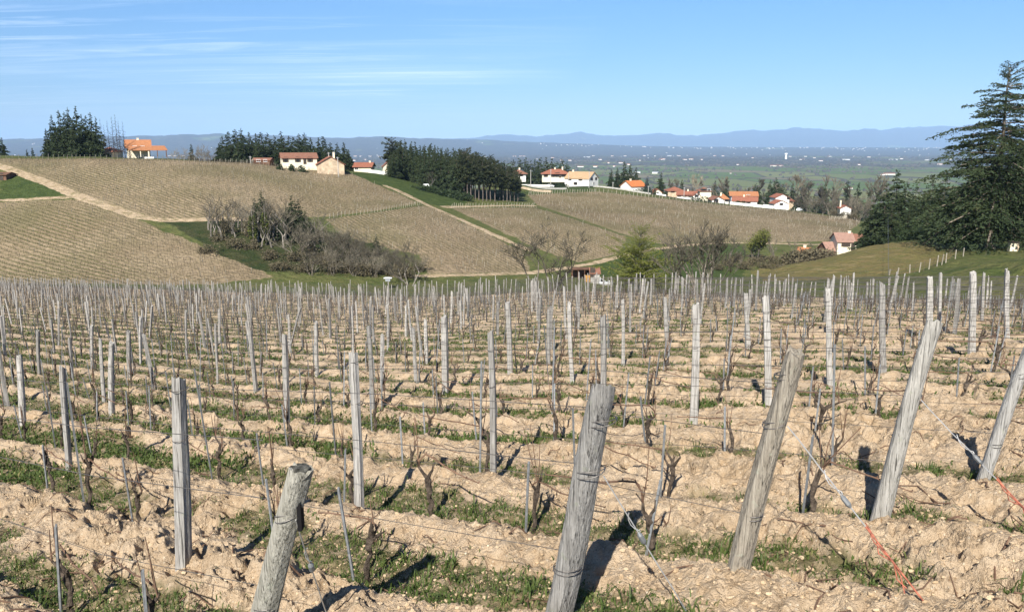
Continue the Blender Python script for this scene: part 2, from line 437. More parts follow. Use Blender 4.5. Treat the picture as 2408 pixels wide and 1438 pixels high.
def hill_ground():
    nc = 900
    s = np.linspace(-0.98, 0.98, nc)
    ys = (NEDGE + 1.2) / (NX * s + NY); ys = np.minimum(ys, 258)
    Yend = 34000.0
    # parameter table: dense to 480 m, coarser beyond
    f = np.r_[np.linspace(0, 1, 520)[:-1], 1 + np.linspace(0, 1, 330)]
    Ymid = 480.0
    Y = np.where(f[:, None] <= 1, ys[None, :] * np.exp(np.log(Ymid / ys)[None, :] * f[:, None]), Ymid * np.exp(math.log(Yend / Ymid) * np.clip(f[:, None] - 1, 0, 1)))
    X = Y * s[None, :]
    Z = ground(X, Y)
    Z[0] -= 0.12
    Z[1:] += (0.10 * fbm(X[1:], Y[1:], 3.5, 3, 301)) * (Y[1:] < 600) + 0.13 * fbm(X[1:], Y[1:], 1.3, 2, 311) * (Y[1:] < 230)
    mid = Y < 520
    field = np.zeros(X.shape); rowc = np.zeros(X.shape); path = np.zeros(X.shape); green = np.zeros(X.shape); brown = np.zeros(X.shape); dark = np.zeros(X.shape)
    xm, ym = X[mid], Y[mid]
    wob = 0.8 * fbm(xm, ym, 6, 3, 401)
    fm = np.zeros(xm.shape); rc = np.zeros(xm.shape)
    for k, (poly, o, d) in FW.items():
        q = inpoly(xm + wob, ym + wob, poly)
        fm[q] = 1; nn = (xm - o[0]) * (-d[1]) + (ym - o[1]) * d[0]; rc[q] = nn[q]
    pm = np.zeros(xm.shape)
    for k, (L, w) in PW.items():
        dd = dist_line(xm, ym, L) + wob * .6
        pm = np.maximum(pm, (1 - sstep(w * .38, w * .62, dd)) * (0.75 if k == 'grass_track' else 1.0))
    gr = np.zeros(xm.shape)
    for poly in GREEN_EXTRA: gr[inpoly(xm + wob * 1.5, ym + wob, poly)] = 1
    br = np.zeros(xm.shape)
    for poly in BROWN_EXTRA: br[inpoly(xm + wob, ym + wob, poly)] = 1
    dk = np.zeros(xm.shape)
    for poly in DARK_GREEN: dk[inpoly(xm + wob, ym + wob, poly)] = 1
    field[mid] = fm; rowc[mid] = rc; path[mid] = pm; green[mid] = gr; brown[mid] = br; dark[mid] = dk
    i = np.arange(X.shape[0] - 1)[:, None] * nc; j = np.arange(nc - 1)[None, :]
    F = np.stack([i + j, i + j + 1, i + nc + j + 1, i + nc + j], -1).reshape(-1, 4)
    V = np.stack([X, Y, Z], -1).reshape(-1, 3)
    return V, F, {'field': field.ravel(), 'rowc': rowc.ravel(), 'path': path.ravel(), 'green': green.ravel(), 'brown': brown.ravel(), 'dark': dark.ravel()}, nc

HV, HF, HA, HNC = hill_ground()

m_hill, nt, b = nm('hillside_fields'); n = N(nt)
p = n.pos()
soil = n.mix(n.ramp(n.noise(0.05, 4, p), 0.35, 0.65), (0.310, 0.232, 0.145), (0.390, 0.300, 0.195))
soil = n.mix(n.ramp(n.noise(0.9, 4, p), 0.35, 0.75), soil, (0.185, 0.145, 0.080))
weed = n.mix(n.ramp(n.noise(0.3, 3, p), 0.3, 0.7), (0.115, 0.112, 0.045), (0.155, 0.138, 0.066))
stripe = n.math('SINE', n.math('MULTIPLY', n.attr('rowc'), 2 * PI / 1.35))
sgr = n.math('MULTIPLY', n.ramp(stripe, -0.2, 0.7), n.ramp(n.noise(0.035, 3, p), 0.30, 0.60))
patch = n.math('MULTIPLY', n.ramp(n.noise(0.026, 6, p, .65), 0.46, 0.66), 0.70)
fcol = n.mix(n.math('MAXIMUM', n.math('MULTIPLY', sgr, 0.85), patch), soil, weed)
grass = n.mix(n.ramp(n.noise(0.22, 6, p, .7), 0.35, 0.65), (0.062, 0.084, 0.024), (0.125, 0.132, 0.044))
grass = n.mix(n.ramp(n.noise(0.6, 4, p), 0.45, 0.8), grass, (0.15, 0.135, 0.055))
gg = n.mix(n.ramp(n.noise(0.30, 6, p, .7), 0.35, 0.65), (0.042, 0.064, 0.018), (0.075, 0.098, 0.028))
bb = n.mix(n.ramp(n.noise(0.28, 6, n.mapv(p, (1, 2.2, 1), 0.5), .7), 0.38, 0.62), (0.200, 0.152, 0.064), (0.130, 0.128, 0.042))
bb = n.mix(n.ramp(n.noise(0.22, 4, n.mapv(p, (1, 3.5, 1), 0.9)), 0.60, 0.75), bb, (0.34, 0.26, 0.13))
dk = n.mix(n.ramp(n.noise(0.30, 6, p, .7), 0.38, 0.62), (0.030, 0.045, 0.014), (0.062, 0.062, 0.026))
tr = n.mix(n.ramp(n.noise(0.5, 5, p), 0.35, 0.65), (0.50, 0.385, 0.255), (0.34, 0.255, 0.150))
tr = n.mix(n.math('MULTIPLY', n.ramp(n.noise(0.25, 5, p, .7), 0.52, 0.66), 0.7), tr, (0.14, 0.135, 0.055))
# far plain: fields, hedged meadows and bare woods
pf = n.mapv(p, (1, 0.55, 0))
vo = n.new('ShaderNodeTexVoronoi'); vo.inputs['Scale'].default_value = 0.0042; n.ln(pf, vo.inputs['Vector'])
sep = n.new('ShaderNodeSeparateColor'); n.ln(vo.outputs['Color'], sep.inputs[0])
fa = n.mix(n.ramp(sep.outputs[0], 0.3, 0.75), (0.092, 0.128, 0.036), (0.150, 0.158, 0.060))
fa = n.mix(n.math('GREATER_THAN', sep.outputs[1], 0.93), fa, (0.17, 0.145, 0.085))
wood = n.mix(n.ramp(n.noise(0.02, 4, p), 0.35, 0.65), (0.045, 0.043, 0.030), (0.090, 0.078, 0.060))
spx = n.new('ShaderNodeSeparateXYZ'); n.ln(p, spx.inputs[0])
wn = n.math('ADD', n.noise(0.00075, 4, pf), n.math('MULTIPLY', n.ramp(spx.outputs[1], 2500, 8500), 0.16))
wn = n.math('ADD', wn, 0.0)
wn = n.math('SUBTRACT', wn, n.math('MULTIPLY', n.math('MULTIPLY', n.ramp(spx.outputs[0], -300, 700), n.ramp(spx.outputs[1], 5200, 3600)), 0.12))
wmask = n.ramp(wn, 0.50, 0.54)
edge = n.new('ShaderNodeTexVoronoi', feature='DISTANCE_TO_EDGE'); edge.inputs['Scale'].default_value = 0.0042; n.ln(pf, edge.inputs['Vector'])
wmask = n.math('MAXIMUM', wmask, n.math('MULTIPLY', n.math('LESS_THAN', edge.outputs['Distance'], 0.035), 0.9))
fa = n.mix(wmask, fa, wood)
farw = n.ramp(spx.outputs[1], 560, 900)
c = n.mix(n.attr('green'), grass, gg); c = n.mix(n.attr('brown'), c, bb); c = n.mix(n.attr('dark'), c, dk)
c = n.mix(n.attr('field'), c, fcol); c = n.mix(n.ramp(n.math('ADD', n.attr('path'), n.math('MULTIPLY', n.math('SUBTRACT', n.noise(0.7, 4, p), 0.5), 0.9)), 0.30, 0.62), c, tr)
c = n.mix(farw, c, fa)
n.ln(c, b.inputs['Base Color']); b.inputs['Roughness'].default_value = 0.95; b.inputs['Specular IOR Level'].default_value = 0.1
n.bump(n.noise(0.9, 6, p, .65), 1.0, 0.9, b)

Yall = HV[:, 1].reshape(-1, HNC)
rowcut = int(np.argmax(Yall[:, 0] > 900)); rowcut2 = int(np.argmax(Yall[:, 0] > 9800))
def hill_piece(name, r0, r1, label):
    sel = slice(r0 * HNC, r1 * HNC); nr = r1 - r0
    i = np.arange(nr - 1)[:, None] * HNC; j = np.arange(HNC - 1)[None, :]
    F = np.stack([i + j, i + j + 1, i + HNC + j + 1, i + HNC + j], -1).reshape(-1, 4)
    return tag(mk(name, HV[sel], F, m_hill, None, True, {k: a[sel] for k, a in HA.items()}), label, 'terrain', None, 'structure')
hill_piece('hillside', 0, rowcut + 1, 'opposite hillside with vineyards and meadows')
hill_piece('plain', rowcut, rowcut2 + 1, 'green wooded plain far below')
hill_piece('mountains', rowcut2, Yall.shape[0], 'blue hills and mountains on the horizon')
# ================================================================== NEAR VINEYARD: posts, vines, stakes, wires, grass
def wood_mat(name, a, b_, grain=1.0):
    m, nt, b = nm(name); n = N(nt); o = n.obj()
    g = n.noise(9, 5, n.mapv(o, (6, 6, 0.45)), 0.65, 0.6)
    c = n.mix(n.ramp(g, 0.32, 0.66), a, b_)
    g2 = n.noise(34, 4, n.mapv(o, (4, 4, 0.045)), 0.6, 0.35)
    c = n.mix(n.ramp(g2, 0.54, 0.64), c, tuple(x * 0.34 for x in a))
    blot = n.noise(2.5, 4, o)
    c = n.mix(n.math('MULTIPLY', n.ramp(blot, 0.52, 0.7), 0.5), c, tuple(min(1, x * 1.25) for x in b_))
    lich = n.math('MULTIPLY', n.ramp(n.noise(16, 4, o), 0.63, 0.70), 0.55)
    c = n.mix(lich, c, (0.33, 0.34, 0.27))
    r = n.mix(n.rnd(), (0.66, 0.65, 0.63), (1.16, 1.14, 1.10)); c = n.mix(1.0, c, r, 'MULTIPLY')
    n.ln(c, b.inputs['Base Color']); b.inputs['Roughness'].default_value = 0.85; b.inputs['Specular IOR Level'].default_value = 0.2
    n.bump(n.math('ADD', g, n.math('MULTIPLY', g2, -0.7)), 0.8 * grain, 0.012, b)
    return m

M_POST = wood_mat('weathered_grey_wood', (0.25, 0.235, 0.215), (0.46, 0.445, 0.42))
M_END = wood_mat('weathered_round_wood', (0.22, 0.20, 0.17), (0.42, 0.40, 0.365), 1.3)
M_ENDS = [wood_mat('mossy_end_wood', (0.21, 0.20, 0.165), (0.40, 0.385, 0.335), 1.3), wood_mat('split_end_wood', (0.22, 0.21, 0.195), (0.46, 0.445, 0.42), 1.5), wood_mat('brown_grey_end_wood', (0.19, 0.165, 0.13), (0.35, 0.315, 0.26), 1.4), wood_mat('pale_end_wood', (0.26, 0.25, 0.225), (0.50, 0.48, 0.44), 1.2), wood_mat('smooth_end_wood', (0.25, 0.24, 0.225), (0.44, 0.43, 0.405), 0.9)]
M_STAKE = simple('galvanised_stake', (0.33, 0.34, 0.34), 0.5, 0.25, 12, 0.4, 0.3, objvar=0.2)
M_WIRE = simple('fence_wire', (0.17, 0.155, 0.14), 0.5, 0.25, 6, 0.4, 0.5, objvar=0.12)
M_STRIP = simple('black_strip', (.012, .011, .011), .8, .1, 5, .1, objvar=0)
M_MOSS = simple('mossy_end_grain', (.13, .125, .105), .95, .5, 40, .1, bump=.8, objvar=0)
M_GUY = simple('pale_guy_wire', (0.46, 0.45, 0.43), 0.45, 0.1, 20, 0.4, 0.4, objvar=0.0)
M_RED = simple('red_anchor_paint', (0.38, 0.125, 0.075), 0.7, 0.45, 40, 0.3, 0.1, objvar=0.0)
M_BARK = simple('vine_bark', (0.135, 0.105, 0.080), 0.95, 0.45, 30, 0.1, bump=0.8, objvar=0.15)
M_CANE = simple('vine_cane', (0.19, 0.115, 0.075), 0.8, 0.3, 20, 0.2, bump=0.3, objvar=0.15)

def post_mb(seed, h, w, n=12, rings=16, bend=0.02, round_=False, top_cut=0.03, bury=0.3, lean=(0, 0)):
    """weathered post; lean = sideways offset of the top"""
    r = np.random.default_rng(seed); mb = MB()
    th = np.arange(n) / n * 2 * PI
    if round_:
        prof = 1 + 0.07 * np.cos(2 * th + r.uniform(0, 6)) + 0.05 * np.cos(3 * th + r.uniform(0, 6)) + r.normal(0, 0.035, n)
    else:  # split timber: squarish
        a0 = r.uniform(0, 0.6)
        prof = 0.62 / np.maximum(np.abs(np.cos(th + a0)), np.abs(np.sin(th + a0))) ; prof = np.minimum(prof, 0.80) * r.uniform(0.93, 1.07, n)
        prof *= 1 / prof.mean() * 0.86
    asp = r.uniform(0.8, 1.15)
    z = np.r_[-bury, np.linspace(0, h, rings)]
    ph = r.uniform(0, 6, 2); V = []
    for k, zz in enumerate(z):
        f = zz / h
        tap = 1.08 - 0.16 * f
        cx = lean[0] * f + bend * math.sin(2.2 * f * 1.5 + ph[0]) * (0.3 + abs(f)); cy = lean[1] * f + bend * math.sin(2.6 * f + ph[1]) * (0.3 + abs(f))
        pr = prof * (1 + 0.05 * np.sin(4 * f + th * 2 + ph[1])) * w / 2 * tap * (1 + r.normal(0, 0.012, n))
        zt = np.full(n, zz)
        if k == len(z) - 1:
            zt = zz + top_cut * np.cos(th + ph[0]) + r.normal(0, 0.010, n); pr *= 0.94
        V.append(np.c_[cx + pr * np.cos(th) * asp, cy + pr * np.sin(th), zt])
    m = len(z); V = np.concatenate(V)
    i = np.arange(m - 1)[:, None] * n; j = np.arange(n)[None, :]; j2 = (j + 1) % n
    mb.add(V, np.stack([i + j, i + j2, i + n + j2, i + n + j], -1).reshape(-1, 4))
    top = V[-n:]; c = top.mean(0) - [0, 0, 0.008]
    mb.add(np.r_[top, [c]], [(q, (q + 1) % n, n) for q in range(n)])
    return mb, asp

def tie_mb(w, asp, z, cxy, r=0.0028, tilt=0.0, turns=1):
    mb = MB()
    for t in range(turns):
        th = np.linspace(0, 2 * PI, 17)
        P = np.c_[cxy[0] + (w / 2 * 1.02) * np.cos(th) * asp, cxy[1] + (w / 2 * 1.02) * np.sin(th), z + tilt * np.cos(th + t) + 0.012 * t]
        mb.tube(P, r, 4, cap=False)
    return mb

# ---- posts read off the photograph: top x, top y, base x, base y, width in px, label
LISTED = [
 (423,893,434,1357,35,'tall grey wooden post standing left of the mossy topped leaning end post'),
 (835,830,845,1218,25,'square grey post with pale scars, alone right of the mossy topped leaning post'),
 (1155,780,1160,1130,20,'straight grey post left of the split topped leaning end post'),
 (149,862,163,1108,16,'pale grey post with a dark right edge near the left border'),
 (46,835,54,1002,15,'short pale post with a white top at the left border'),
 (671,788,675,1003,17,'grey post behind the gap between the tall post and the square scarred post'),
 (260,805,264,977,14,'stout grey post behind the pale post near the left border'),
 (1638,713,1631,996,23,'upright grey post casting a dark shadow left of the thick leaning end post'),
 (1420,742,1416,1000,19,'grey post rising right behind the split topped leaning end post'),
 (1944,682,1952,918,16,'slim pale post right behind the thick leaning end post'),
 (1802,698,1806,962,19,'pale grey post just left of the top of the thick leaning end post'),
 (2073,665,2077,880,20,'wide pale post left of the slender curved leaning end post'),
 (2287,640,2284,846,16,'tallest pale post on the skyline of the grassy hill at right'),
 (2185,652,2186,800,16,'pale post with a dark knot hidden behind the slender leaning post top'),
 (2367,635,2369,800,13,'pale post sticking up highest near the right border'),
 (1043,745,1048,925,16,'grey post left behind the straight post of the middle row'),
 (868,765,876,966,14,'grey leaning post behind the square scarred post'),
 (590,775,602,926,12,'pale tilted post behind and left of the middle grey post'),
 (301,778,307,892,10,'thin brownish post behind the stout grey post at left'),
 (1193,710,1200,892,14,'pale post in the middle of the slope with a rusty base'),
 (1338,712,1346,902,14,'bleached post left above the split topped leaning end post'),
 (742,757,746,885,10,'thin pale post right of the middle grey post'),
 (88,775,93,882,8,'thin post behind the short pale post at the left border'),
 (215,765,217,868,8,'thin brown post behind the stout grey post'),
 (1565,700,1571,842,13,'bleached slightly tilted post in front of the bare bushy tree'),
 (1464,705,1466,858,11,'slim pale post right behind the split leaning post'),
 (1002,752,1003,852,9,'short pale post in the middle of the near slope'),
 (1755,690,1760,822,13,'pale post above and left of the thick leaning end post'),
 (165,795,168,885,9,'thin grey post beside the brown one at left'),
 (330,745,331,855,7,'thin dark post left of the tall grey wooden post'),
]
LP_XY = []
def lean_of(tx, bx, by, ty):
    B = hit(bx, by); zt = -tdrop(ty) * B[1]; h = zt - B[2]
    X = sx(tx, ty) * B[1]
    return B, h, X - B[0]
for q, (tx, ty, bx, by, wpx, lab) in enumerate(LISTED):
    B, h, lx = lean_of(tx, bx, by, ty)
    z = float(soil_z(B[0], B[1])[0]); h = h + (B[2] - z)
    w = wpx * (B[1] * CP - B[2] * SP) / FPX * 1.02
    t = thing('vineyard_post', lab, 'post', (B[0], B[1], z), 0, 'wooden posts of the near vineyard')
    mb, asp = post_mb(500 + q, h, w, 12, 18, 0.010, False, 0.02, 0.3, (lx, 0))
    mb.build('post_shaft', M_POST, t, False)
    for zh in (0.84, 1.16):
        if zh < h - .05:
            tie_mb(w, asp, zh, (lx * zh / h, 0), 0.0026, 0.008).build('wire_tie', M_WIRE, t)
    LP_XY.append((B[0], B[1]))
LP_XY = np.array(LP_XY)

# ---- leaning end posts with their guy wires
END_LAB = ['leaning end post with a mossy top and a dark notch, bottom left of centre', 'thick leaning end post with a split bleached top, bottom centre',
           'thick round leaning end post, mossy and wrapped with two wires', 'slender curved leaning end post with pale streaked grain', 'smooth leaning end post cut off by the right border']
ENDW = [0.108, 0.150, 0.132, 0.095, 0.09]
GUY = [((650,1240),(775,1475)), ((1380,1020),(1625,1450)), ((1832,920),(2192,1448)), ((2186,850),None), (None,None)]
GLAB = ['pale guy wire of the mossy topped leaning post', 'pale guy wire with a grey tensioner at the split topped leaning post', 'guy wire with a long red anchor rod at the thick round leaning post',
        'guy wire running to a red anchor beside the right border', 'guy wire of the end post at the right border']
for k in range(5):
    (tx, ty), (bx, by) = E_PIX[k]
    B = E_BASE[k]
    # the post leans away from its row; find how far from the top pixel
    s_ = sx(tx, ty); L = (s_ * B[1] - B[0]) / (-UX - s_ * -UY); 
    L = min(max(L, 0.1), 0.5)
    top = np.array([B[0] - UX * L, B[1] - UY * L]); zt = -tdrop(ty) * top[1]
    z0 = float(soil_z(B[0], B[1])[0]); h = zt - z0
    t = thing('end_post', END_LAB[k], 'post', (B[0], B[1], z0), 0, 'leaning end posts of the vine rows')
    w = ENDW[k]
    mb, asp = post_mb(900 + k * 7, h, w, 18, 26, 0.022 if k in (1, 3) else 0.010, True, 0.010 if k != 1 else 0.03, 0.3, (-UX * L, -UY * L))
    mb.build('post_shaft', M_ENDS[k], t, False)
    for zh, tl in ((0.33, 0.01), (0.86, 0.02), (1.12, 0.015)):
        if zh < h - 0.03:
            tie_mb(w * 1.0, asp, zh, (-UX * L * zh / h, -UY * L * zh / h), 0.003, tl, 2).build('wire_tie', M_WIRE, t)
    if k == 0:
        tp = MB(); tx_, ty_ = -UX * L, -UY * L; tp.tube([(tx_, ty_, h - .03), (tx_, ty_, h + .002), (tx_, ty_, h + .009)], [w * .36, w * .41, w * .33], 16, True, .06); tp.build('mossy_top', M_MOSS, t)
        nb = MB(); f_ = (h - .20) / h; nb.box((-UX * L * f_ + w * .44, -UY * L * f_ - w * .18, h - .22), (.018, .05, .15)); nb.build('dark_notch', M_STRIP, t)  # thin black strip set on the right side of the shaft
    # guy wire
    gzh = 0.86
    A0 = np.array([B[0] - UX * (L * gzh / h + w * .5), B[1] - UY * (L * gzh / h + w * .5), z0 + gzh])
    if GUY[k][1]: G = hit(*GUY[k][1])
    else:
        gx, gy = B[0] - UX * 0.95, B[1] - UY * 0.95; G = np.array([gx, gy, gz(gx, gy)])
    G = np.array([G[0], G[1], float(soil_z(G[0], G[1])[0]) - 0.03])
    gt = thing('guy_wire', GLAB[k], 'wire', (G[0], G[1], G[2]), 0, 'guy wires of the end posts')
    d = A0 - G
    red = 0.44 if k in (2, 3) else 0.12
    P = np.array([d * f for f in np.linspace(red, 1, 8)]); P[1:-1] += RNG.normal(0, 0.002, (6, 3))
    mb = MB(); mb.tube(P, 0.0034, 5)
    # twisted tail of the wire
    mb.tube(np.array([d * (0.60 + .02 * q) + np.array([0.012 * math.sin(q), 0, 0.012 * math.cos(q)]) for q in range(8)]), 0.0026, 4)
    mb.build('wire_strand', M_GUY, gt)
    tm = MB(); c = d * 0.575; u = d / np.linalg.norm(d)
    tm.tube(np.array([c - u * .035, c - u * .02, c + u * .02, c + u * .035]), [0.006, 0.014, 0.014, 0.006], 8); tm.build('wire_tensioner', M_STAKE, gt)
    rm = MB(); rm.tube(np.array([d * f for f in np.linspace(0, red, 5)]), 0.0045, 6)
    if k in (2, 3):
        for e in range(2):   # frayed loop of the twine round the rod
            rm.tube(np.array([d * (red * (1 - .13 * q)) + np.array([.014 * math.sin(q * 2.2 + e), .006 * math.cos(q * 3), .018 * math.cos(q * 1.9 + e * 2) - .008 * q]) for q in range(6)]), 0.0032, 5)
    rm.build('anchor_rod', M_RED if k in (2, 3) else M_STAKE, gt)

# ---- row lattice
E_A = [float(p[0] * UX + p[1] * UY) for p in E_BASE]
fitk = np.polyfit(range(5), E_A, 1)
NROW = int((NEDGE - 0.8 - N0) / ROWP) + 1
def row_start(k): return E_A[k] if 0 <= k < 5 else float(np.polyval(fitk, k))
def row_xy(k, a):
    nn = N0 + ROWP * k; det = NX * UY - NY * UX
    return (nn * UY - NY * a) / det, (NX * a - nn * UX) / det
def row_end(k): return (N0 + ROWP * k) * 3.75 + 3
REFS = {1: (520, 1362), 2: (1190, 1275), 3: (1872, 1210)}

post_spots, vine_spots = [], []
for k in range(0, NROW):
    rr = np.random.default_rng(3000 + k)
    a0, a1 = row_start(k), row_end(k)
    if k in REFS:
        h = hit(*REFS[k]); ar = h[0] * UX + h[1] * UY; off = (ar - a0) % 0.95; off = off if off > 0.35 else off + 0.95
    else: off = rr.uniform(0.45, 0.9)
    a = a0 + off
    while a < a1:
        aa = a + rr.normal(0, 0.07)
        x, y = row_xy(k, aa); x += rr.normal(0, .03); y += rr.normal(0, .03)
        if rr.random() > 0.05 and y > 1.6 and abs(x / y) < 0.80: vine_spots.append((y, x, y, k))
        a += 0.95
    a = a0 + rr.uniform(3.0, 6.0)
    while a < a1:
        x, y = row_xy(k, a + rr.normal(0, .15))
        if y > 12.2 and abs(x / y) < 0.80:
            if len(LP_XY) == 0 or np.min(np.hypot(LP_XY[:, 0] - x, LP_XY[:, 1] - y)) > 1.0: post_spots.append((y, x, y, k))
        a += rr.uniform(4.6, 6.0) if y < 20 else rr.uniform(3.8, 4.8)
vine_spots.sort(); post_spots.sort()

# posts: variants share meshes
PV = []
for q in range(9):
    r = random.Random(q); mb, asp = post_mb(700 + q, 1.0, r.uniform(0.065, 0.088), 8, 7, 0.012, False, 0.012, 0.2)
    PV.append(mb)
pv_me = []
for q, mb in enumerate(PV):
    o = mb.build('vineyard_post', M_POST); pv_me.append(o.data); bpy.data.objects.remove(o)
def zone(x, y):
    s = x / y
    side = 'left' if s < -0.22 else ('right' if s > 0.22 else 'middle')
    return side
rest_post = MB()
NIND = 300 - len(LISTED) - 5
for q, (_, x, y, k) in enumerate(post_spots):
    z = float(soil_z(x, y)[0]); r = random.Random(q * 13 + 5)
    h = r.uniform(1.05, 1.45) * (1.0 if y < 40 else 1.1); rz = r.uniform(0, 6.28); tx, ty = r.gauss(0, .045), r.gauss(0, .045)
    if r.random() < 0.04: tx *= 3
    wsc = r.uniform(0.8, 1.12)
    if q < NIND:
        o = link('vineyard_post', pv_me[q % 9]); o.location = (x, y, z); o.rotation_euler = (tx, ty, rz); o.scale = (wsc, wsc, h)
        dz = 'nearer' if y < 22 else ('middle' if y < 34 else 'farther')
        tag(o, f'thin grey vineyard post among the {dz} rows in the {zone(x, y)} part of the slope', 'post', 'wooden posts of the near vineyard')
    else:
        V = np.concatenate(PV[q % 9].v) * [wsc, wsc, h]; b0 = 0
        M = np.array(Matrix.Rotation(tx, 3, 'X') @ Matrix.Rotation(ty, 3, 'Y') @ Matrix.Rotation(rz, 3, 'Z'))
        V = V @ M.T + [x, y, z]
        first = True
        for kk, fl in PV[q % 9].f.items():
            for f_ in fl: rest_post.f.setdefault(kk, []).append(f_ + rest_post.n)
        rest_post.v.append(V); rest_post.a.append(np.full(len(V), r.random())); rest_post.n += len(V)
if rest_post.n: tag(rest_post.build('far_vineyard_posts', M_POST), 'crowd of thin grey posts at the far edge of the near vineyard', 'posts', None, 'stuff')

# ---- grapevines
def vine_variant(seed, lod=0):
    r = random.Random(seed); tr = MB(); ca = MB()
    H = r.uniform(0.24, 0.40); ns = 5 if lod else 8
    a = r.uniform(-.2, .2); P = []; px = py = 0
    for q in range(ns + 1):
        f = q / ns; P.append((px + a * H * f + r.gauss(0, .010), py + r.gauss(0, .010), -0.10 + (H + .10) * f))
    R = [0.025 - 0.008 * math.sin(f * 2.4) + r.uniform(-.004, .005) for f in np.linspace(0, 1, ns + 1)]; R[-1] = 0.027; R[-2] = 0.022
    tr.tube(P, R, 5 if lod else 9, True, 0.0 if lod else 0.10)
    head = np.array(P[-1])
    ends = []
    for q in range(r.randint(2, 4)):      # arms and spurs on the head
        d = np.array([r.uniform(-1, 1), r.uniform(-.35, .35), r.uniform(.5, 1.3)]); d /= np.linalg.norm(d); l = r.uniform(.07, .17)
        e = head + d * l; mid = head + d * l * .5 + np.array([r.gauss(0, .012), r.gauss(0, .01), 0])
        tr.tube([head - d * .02, mid, e], [0.019, 0.013, 0.009], 4 if lod else 7, True, 0 if lod else 0.08); ends.append(e)
        for w in range(r.randint(1, 2)):
            dd = d + np.array([r.gauss(0, .5), r.gauss(0, .3), r.uniform(0, .6)]); dd /= np.linalg.norm(dd)
            tr.tube([e, e + dd * r.uniform(.03, .08)], [0.007, 0.005], 4)
    for q in range(r.randint(1, 3)):
        b0 = ends[r.randrange(len(ends))]; d = np.array([r.gauss(0, .22), r.gauss(0, .10), 1.0]); l = r.uniform(.18, .5)
        ca.tube([b0, b0 + d * l * .5 + np.array([r.gauss(0, .012), 0, 0]), b0 + d * l], [0.0055, 0.0045, 0.003], 4)
    # one fruiting cane laid along the low wire
    side = 1 if r.random() < 0.6 else -1; e = ends[0]; Lc = r.uniform(.5, 1.0); zt = 0.46
    if r.random() < 0.85:
        C = [e, e + np.array([side * .01, .0, (zt - e[2]) * .7]), np.array([e[0] + side * .05, 0, zt + .03]), np.array([e[0] + side * .14, 0, zt + .02])]
        for q in range(1, 5): C.append(np.array([e[0] + side * (.14 + (Lc - .14) * q / 4), r.gauss(0, .01), zt - .012 * q + r.gauss(0, .006)]))
        C = np.array(C)
        ca.tube(C, np.linspace(0.0085, 0.0050, len(C)), 4 if lod else 6)
        if not lod:
            for q in range(2, len(C)): ca.tube([C[q], C[q] + np.array([.004, r.gauss(0, .004), .018])], [.006, .004], 4)
    else:
        for q in range(2):
            d = np.array([r.uniform(-.3, .3), 0, 1]); ca.tube([ends[-1], ends[-1] + d * .12, ends[-1] + d * r.uniform(.22, .4)], [0.007, 0.005, 0.003], 4 if lod else 5)
    return tr, ca
NV = 10
VV = []
for q in range(NV):
    tr, ca = vine_variant(40 + q); a = tr.build('trunk', M_BARK); c = ca.build('cane', M_CANE); VV.append((a.data, c.data)); bpy.data.objects.remove(a); bpy.data.objects.remove(c)
VL = [vine_variant(140 + q, 1) for q in range(8)]
VLM = []
for tr, ca in VL:
    mb = MB()
    for src in (tr, ca):
        for kk, fl in src.f.items():
            for f_ in fl: mb.f.setdefault(kk, []).append(f_ + mb.n)
        mb.v += src.v; mb.a += src.a; mb.n += src.n
    VLM.append(mb)
vl_me = []
for mb in VLM:
    o = mb.build('grapevine', M_BARK); vl_me.append(o.data); bpy.data.objects.remove(o)
sk = MB(); sk.tube([(0, 0, -.15), (0, 0, .5), (0, 0, 1)], 0.0075, 4); sk.box((0, 0.006, 0.42), (0.016, 0.004, 1.12))
o = sk.build('vine_stake', M_STAKE); sk_me = o.data; bpy.data.objects.remove(o)
ROWANG = math.atan2(UY, UX)
near_lab = {}
# labels of the closest vines, by what they stand beside
VNAMED = [((1060,1440),'gnarled vine with a long cane on the wire, between the two nearest leaning posts'), ((775,1430),'dark vine right beside the mossy topped leaning post'), ((520,1362),'vine just right of the tall grey wooden post'),
 ((365,1310),'vine just left of the tall grey wooden post'), ((200,1265),'vine two places left of the tall grey wooden post'), ((85,1230),'stubby vine nearest the left border in the front row'),
 ((1525,1340),'black trunked vine with an arched cane right of the split topped post'), ((1190,1275),'vine at the foot of the straight grey middle post'), ((940,1225),'forked vine right of the square scarred post'),
 ((1872,1210),'two headed vine in the shadow of the thick round leaning post'), ((1560,1165),'tall thin vine behind the split topped leaning post'), ((2010,1000),'curved vine between the two right leaning posts')]
vn = [(hit(*p), l) for p, l in VNAMED]; used = set()
rest_v = MB(); rest_s = MB()
_vz = soil_z([v[1] for v in vine_spots], [v[2] for v in vine_spots])
nstk = 0
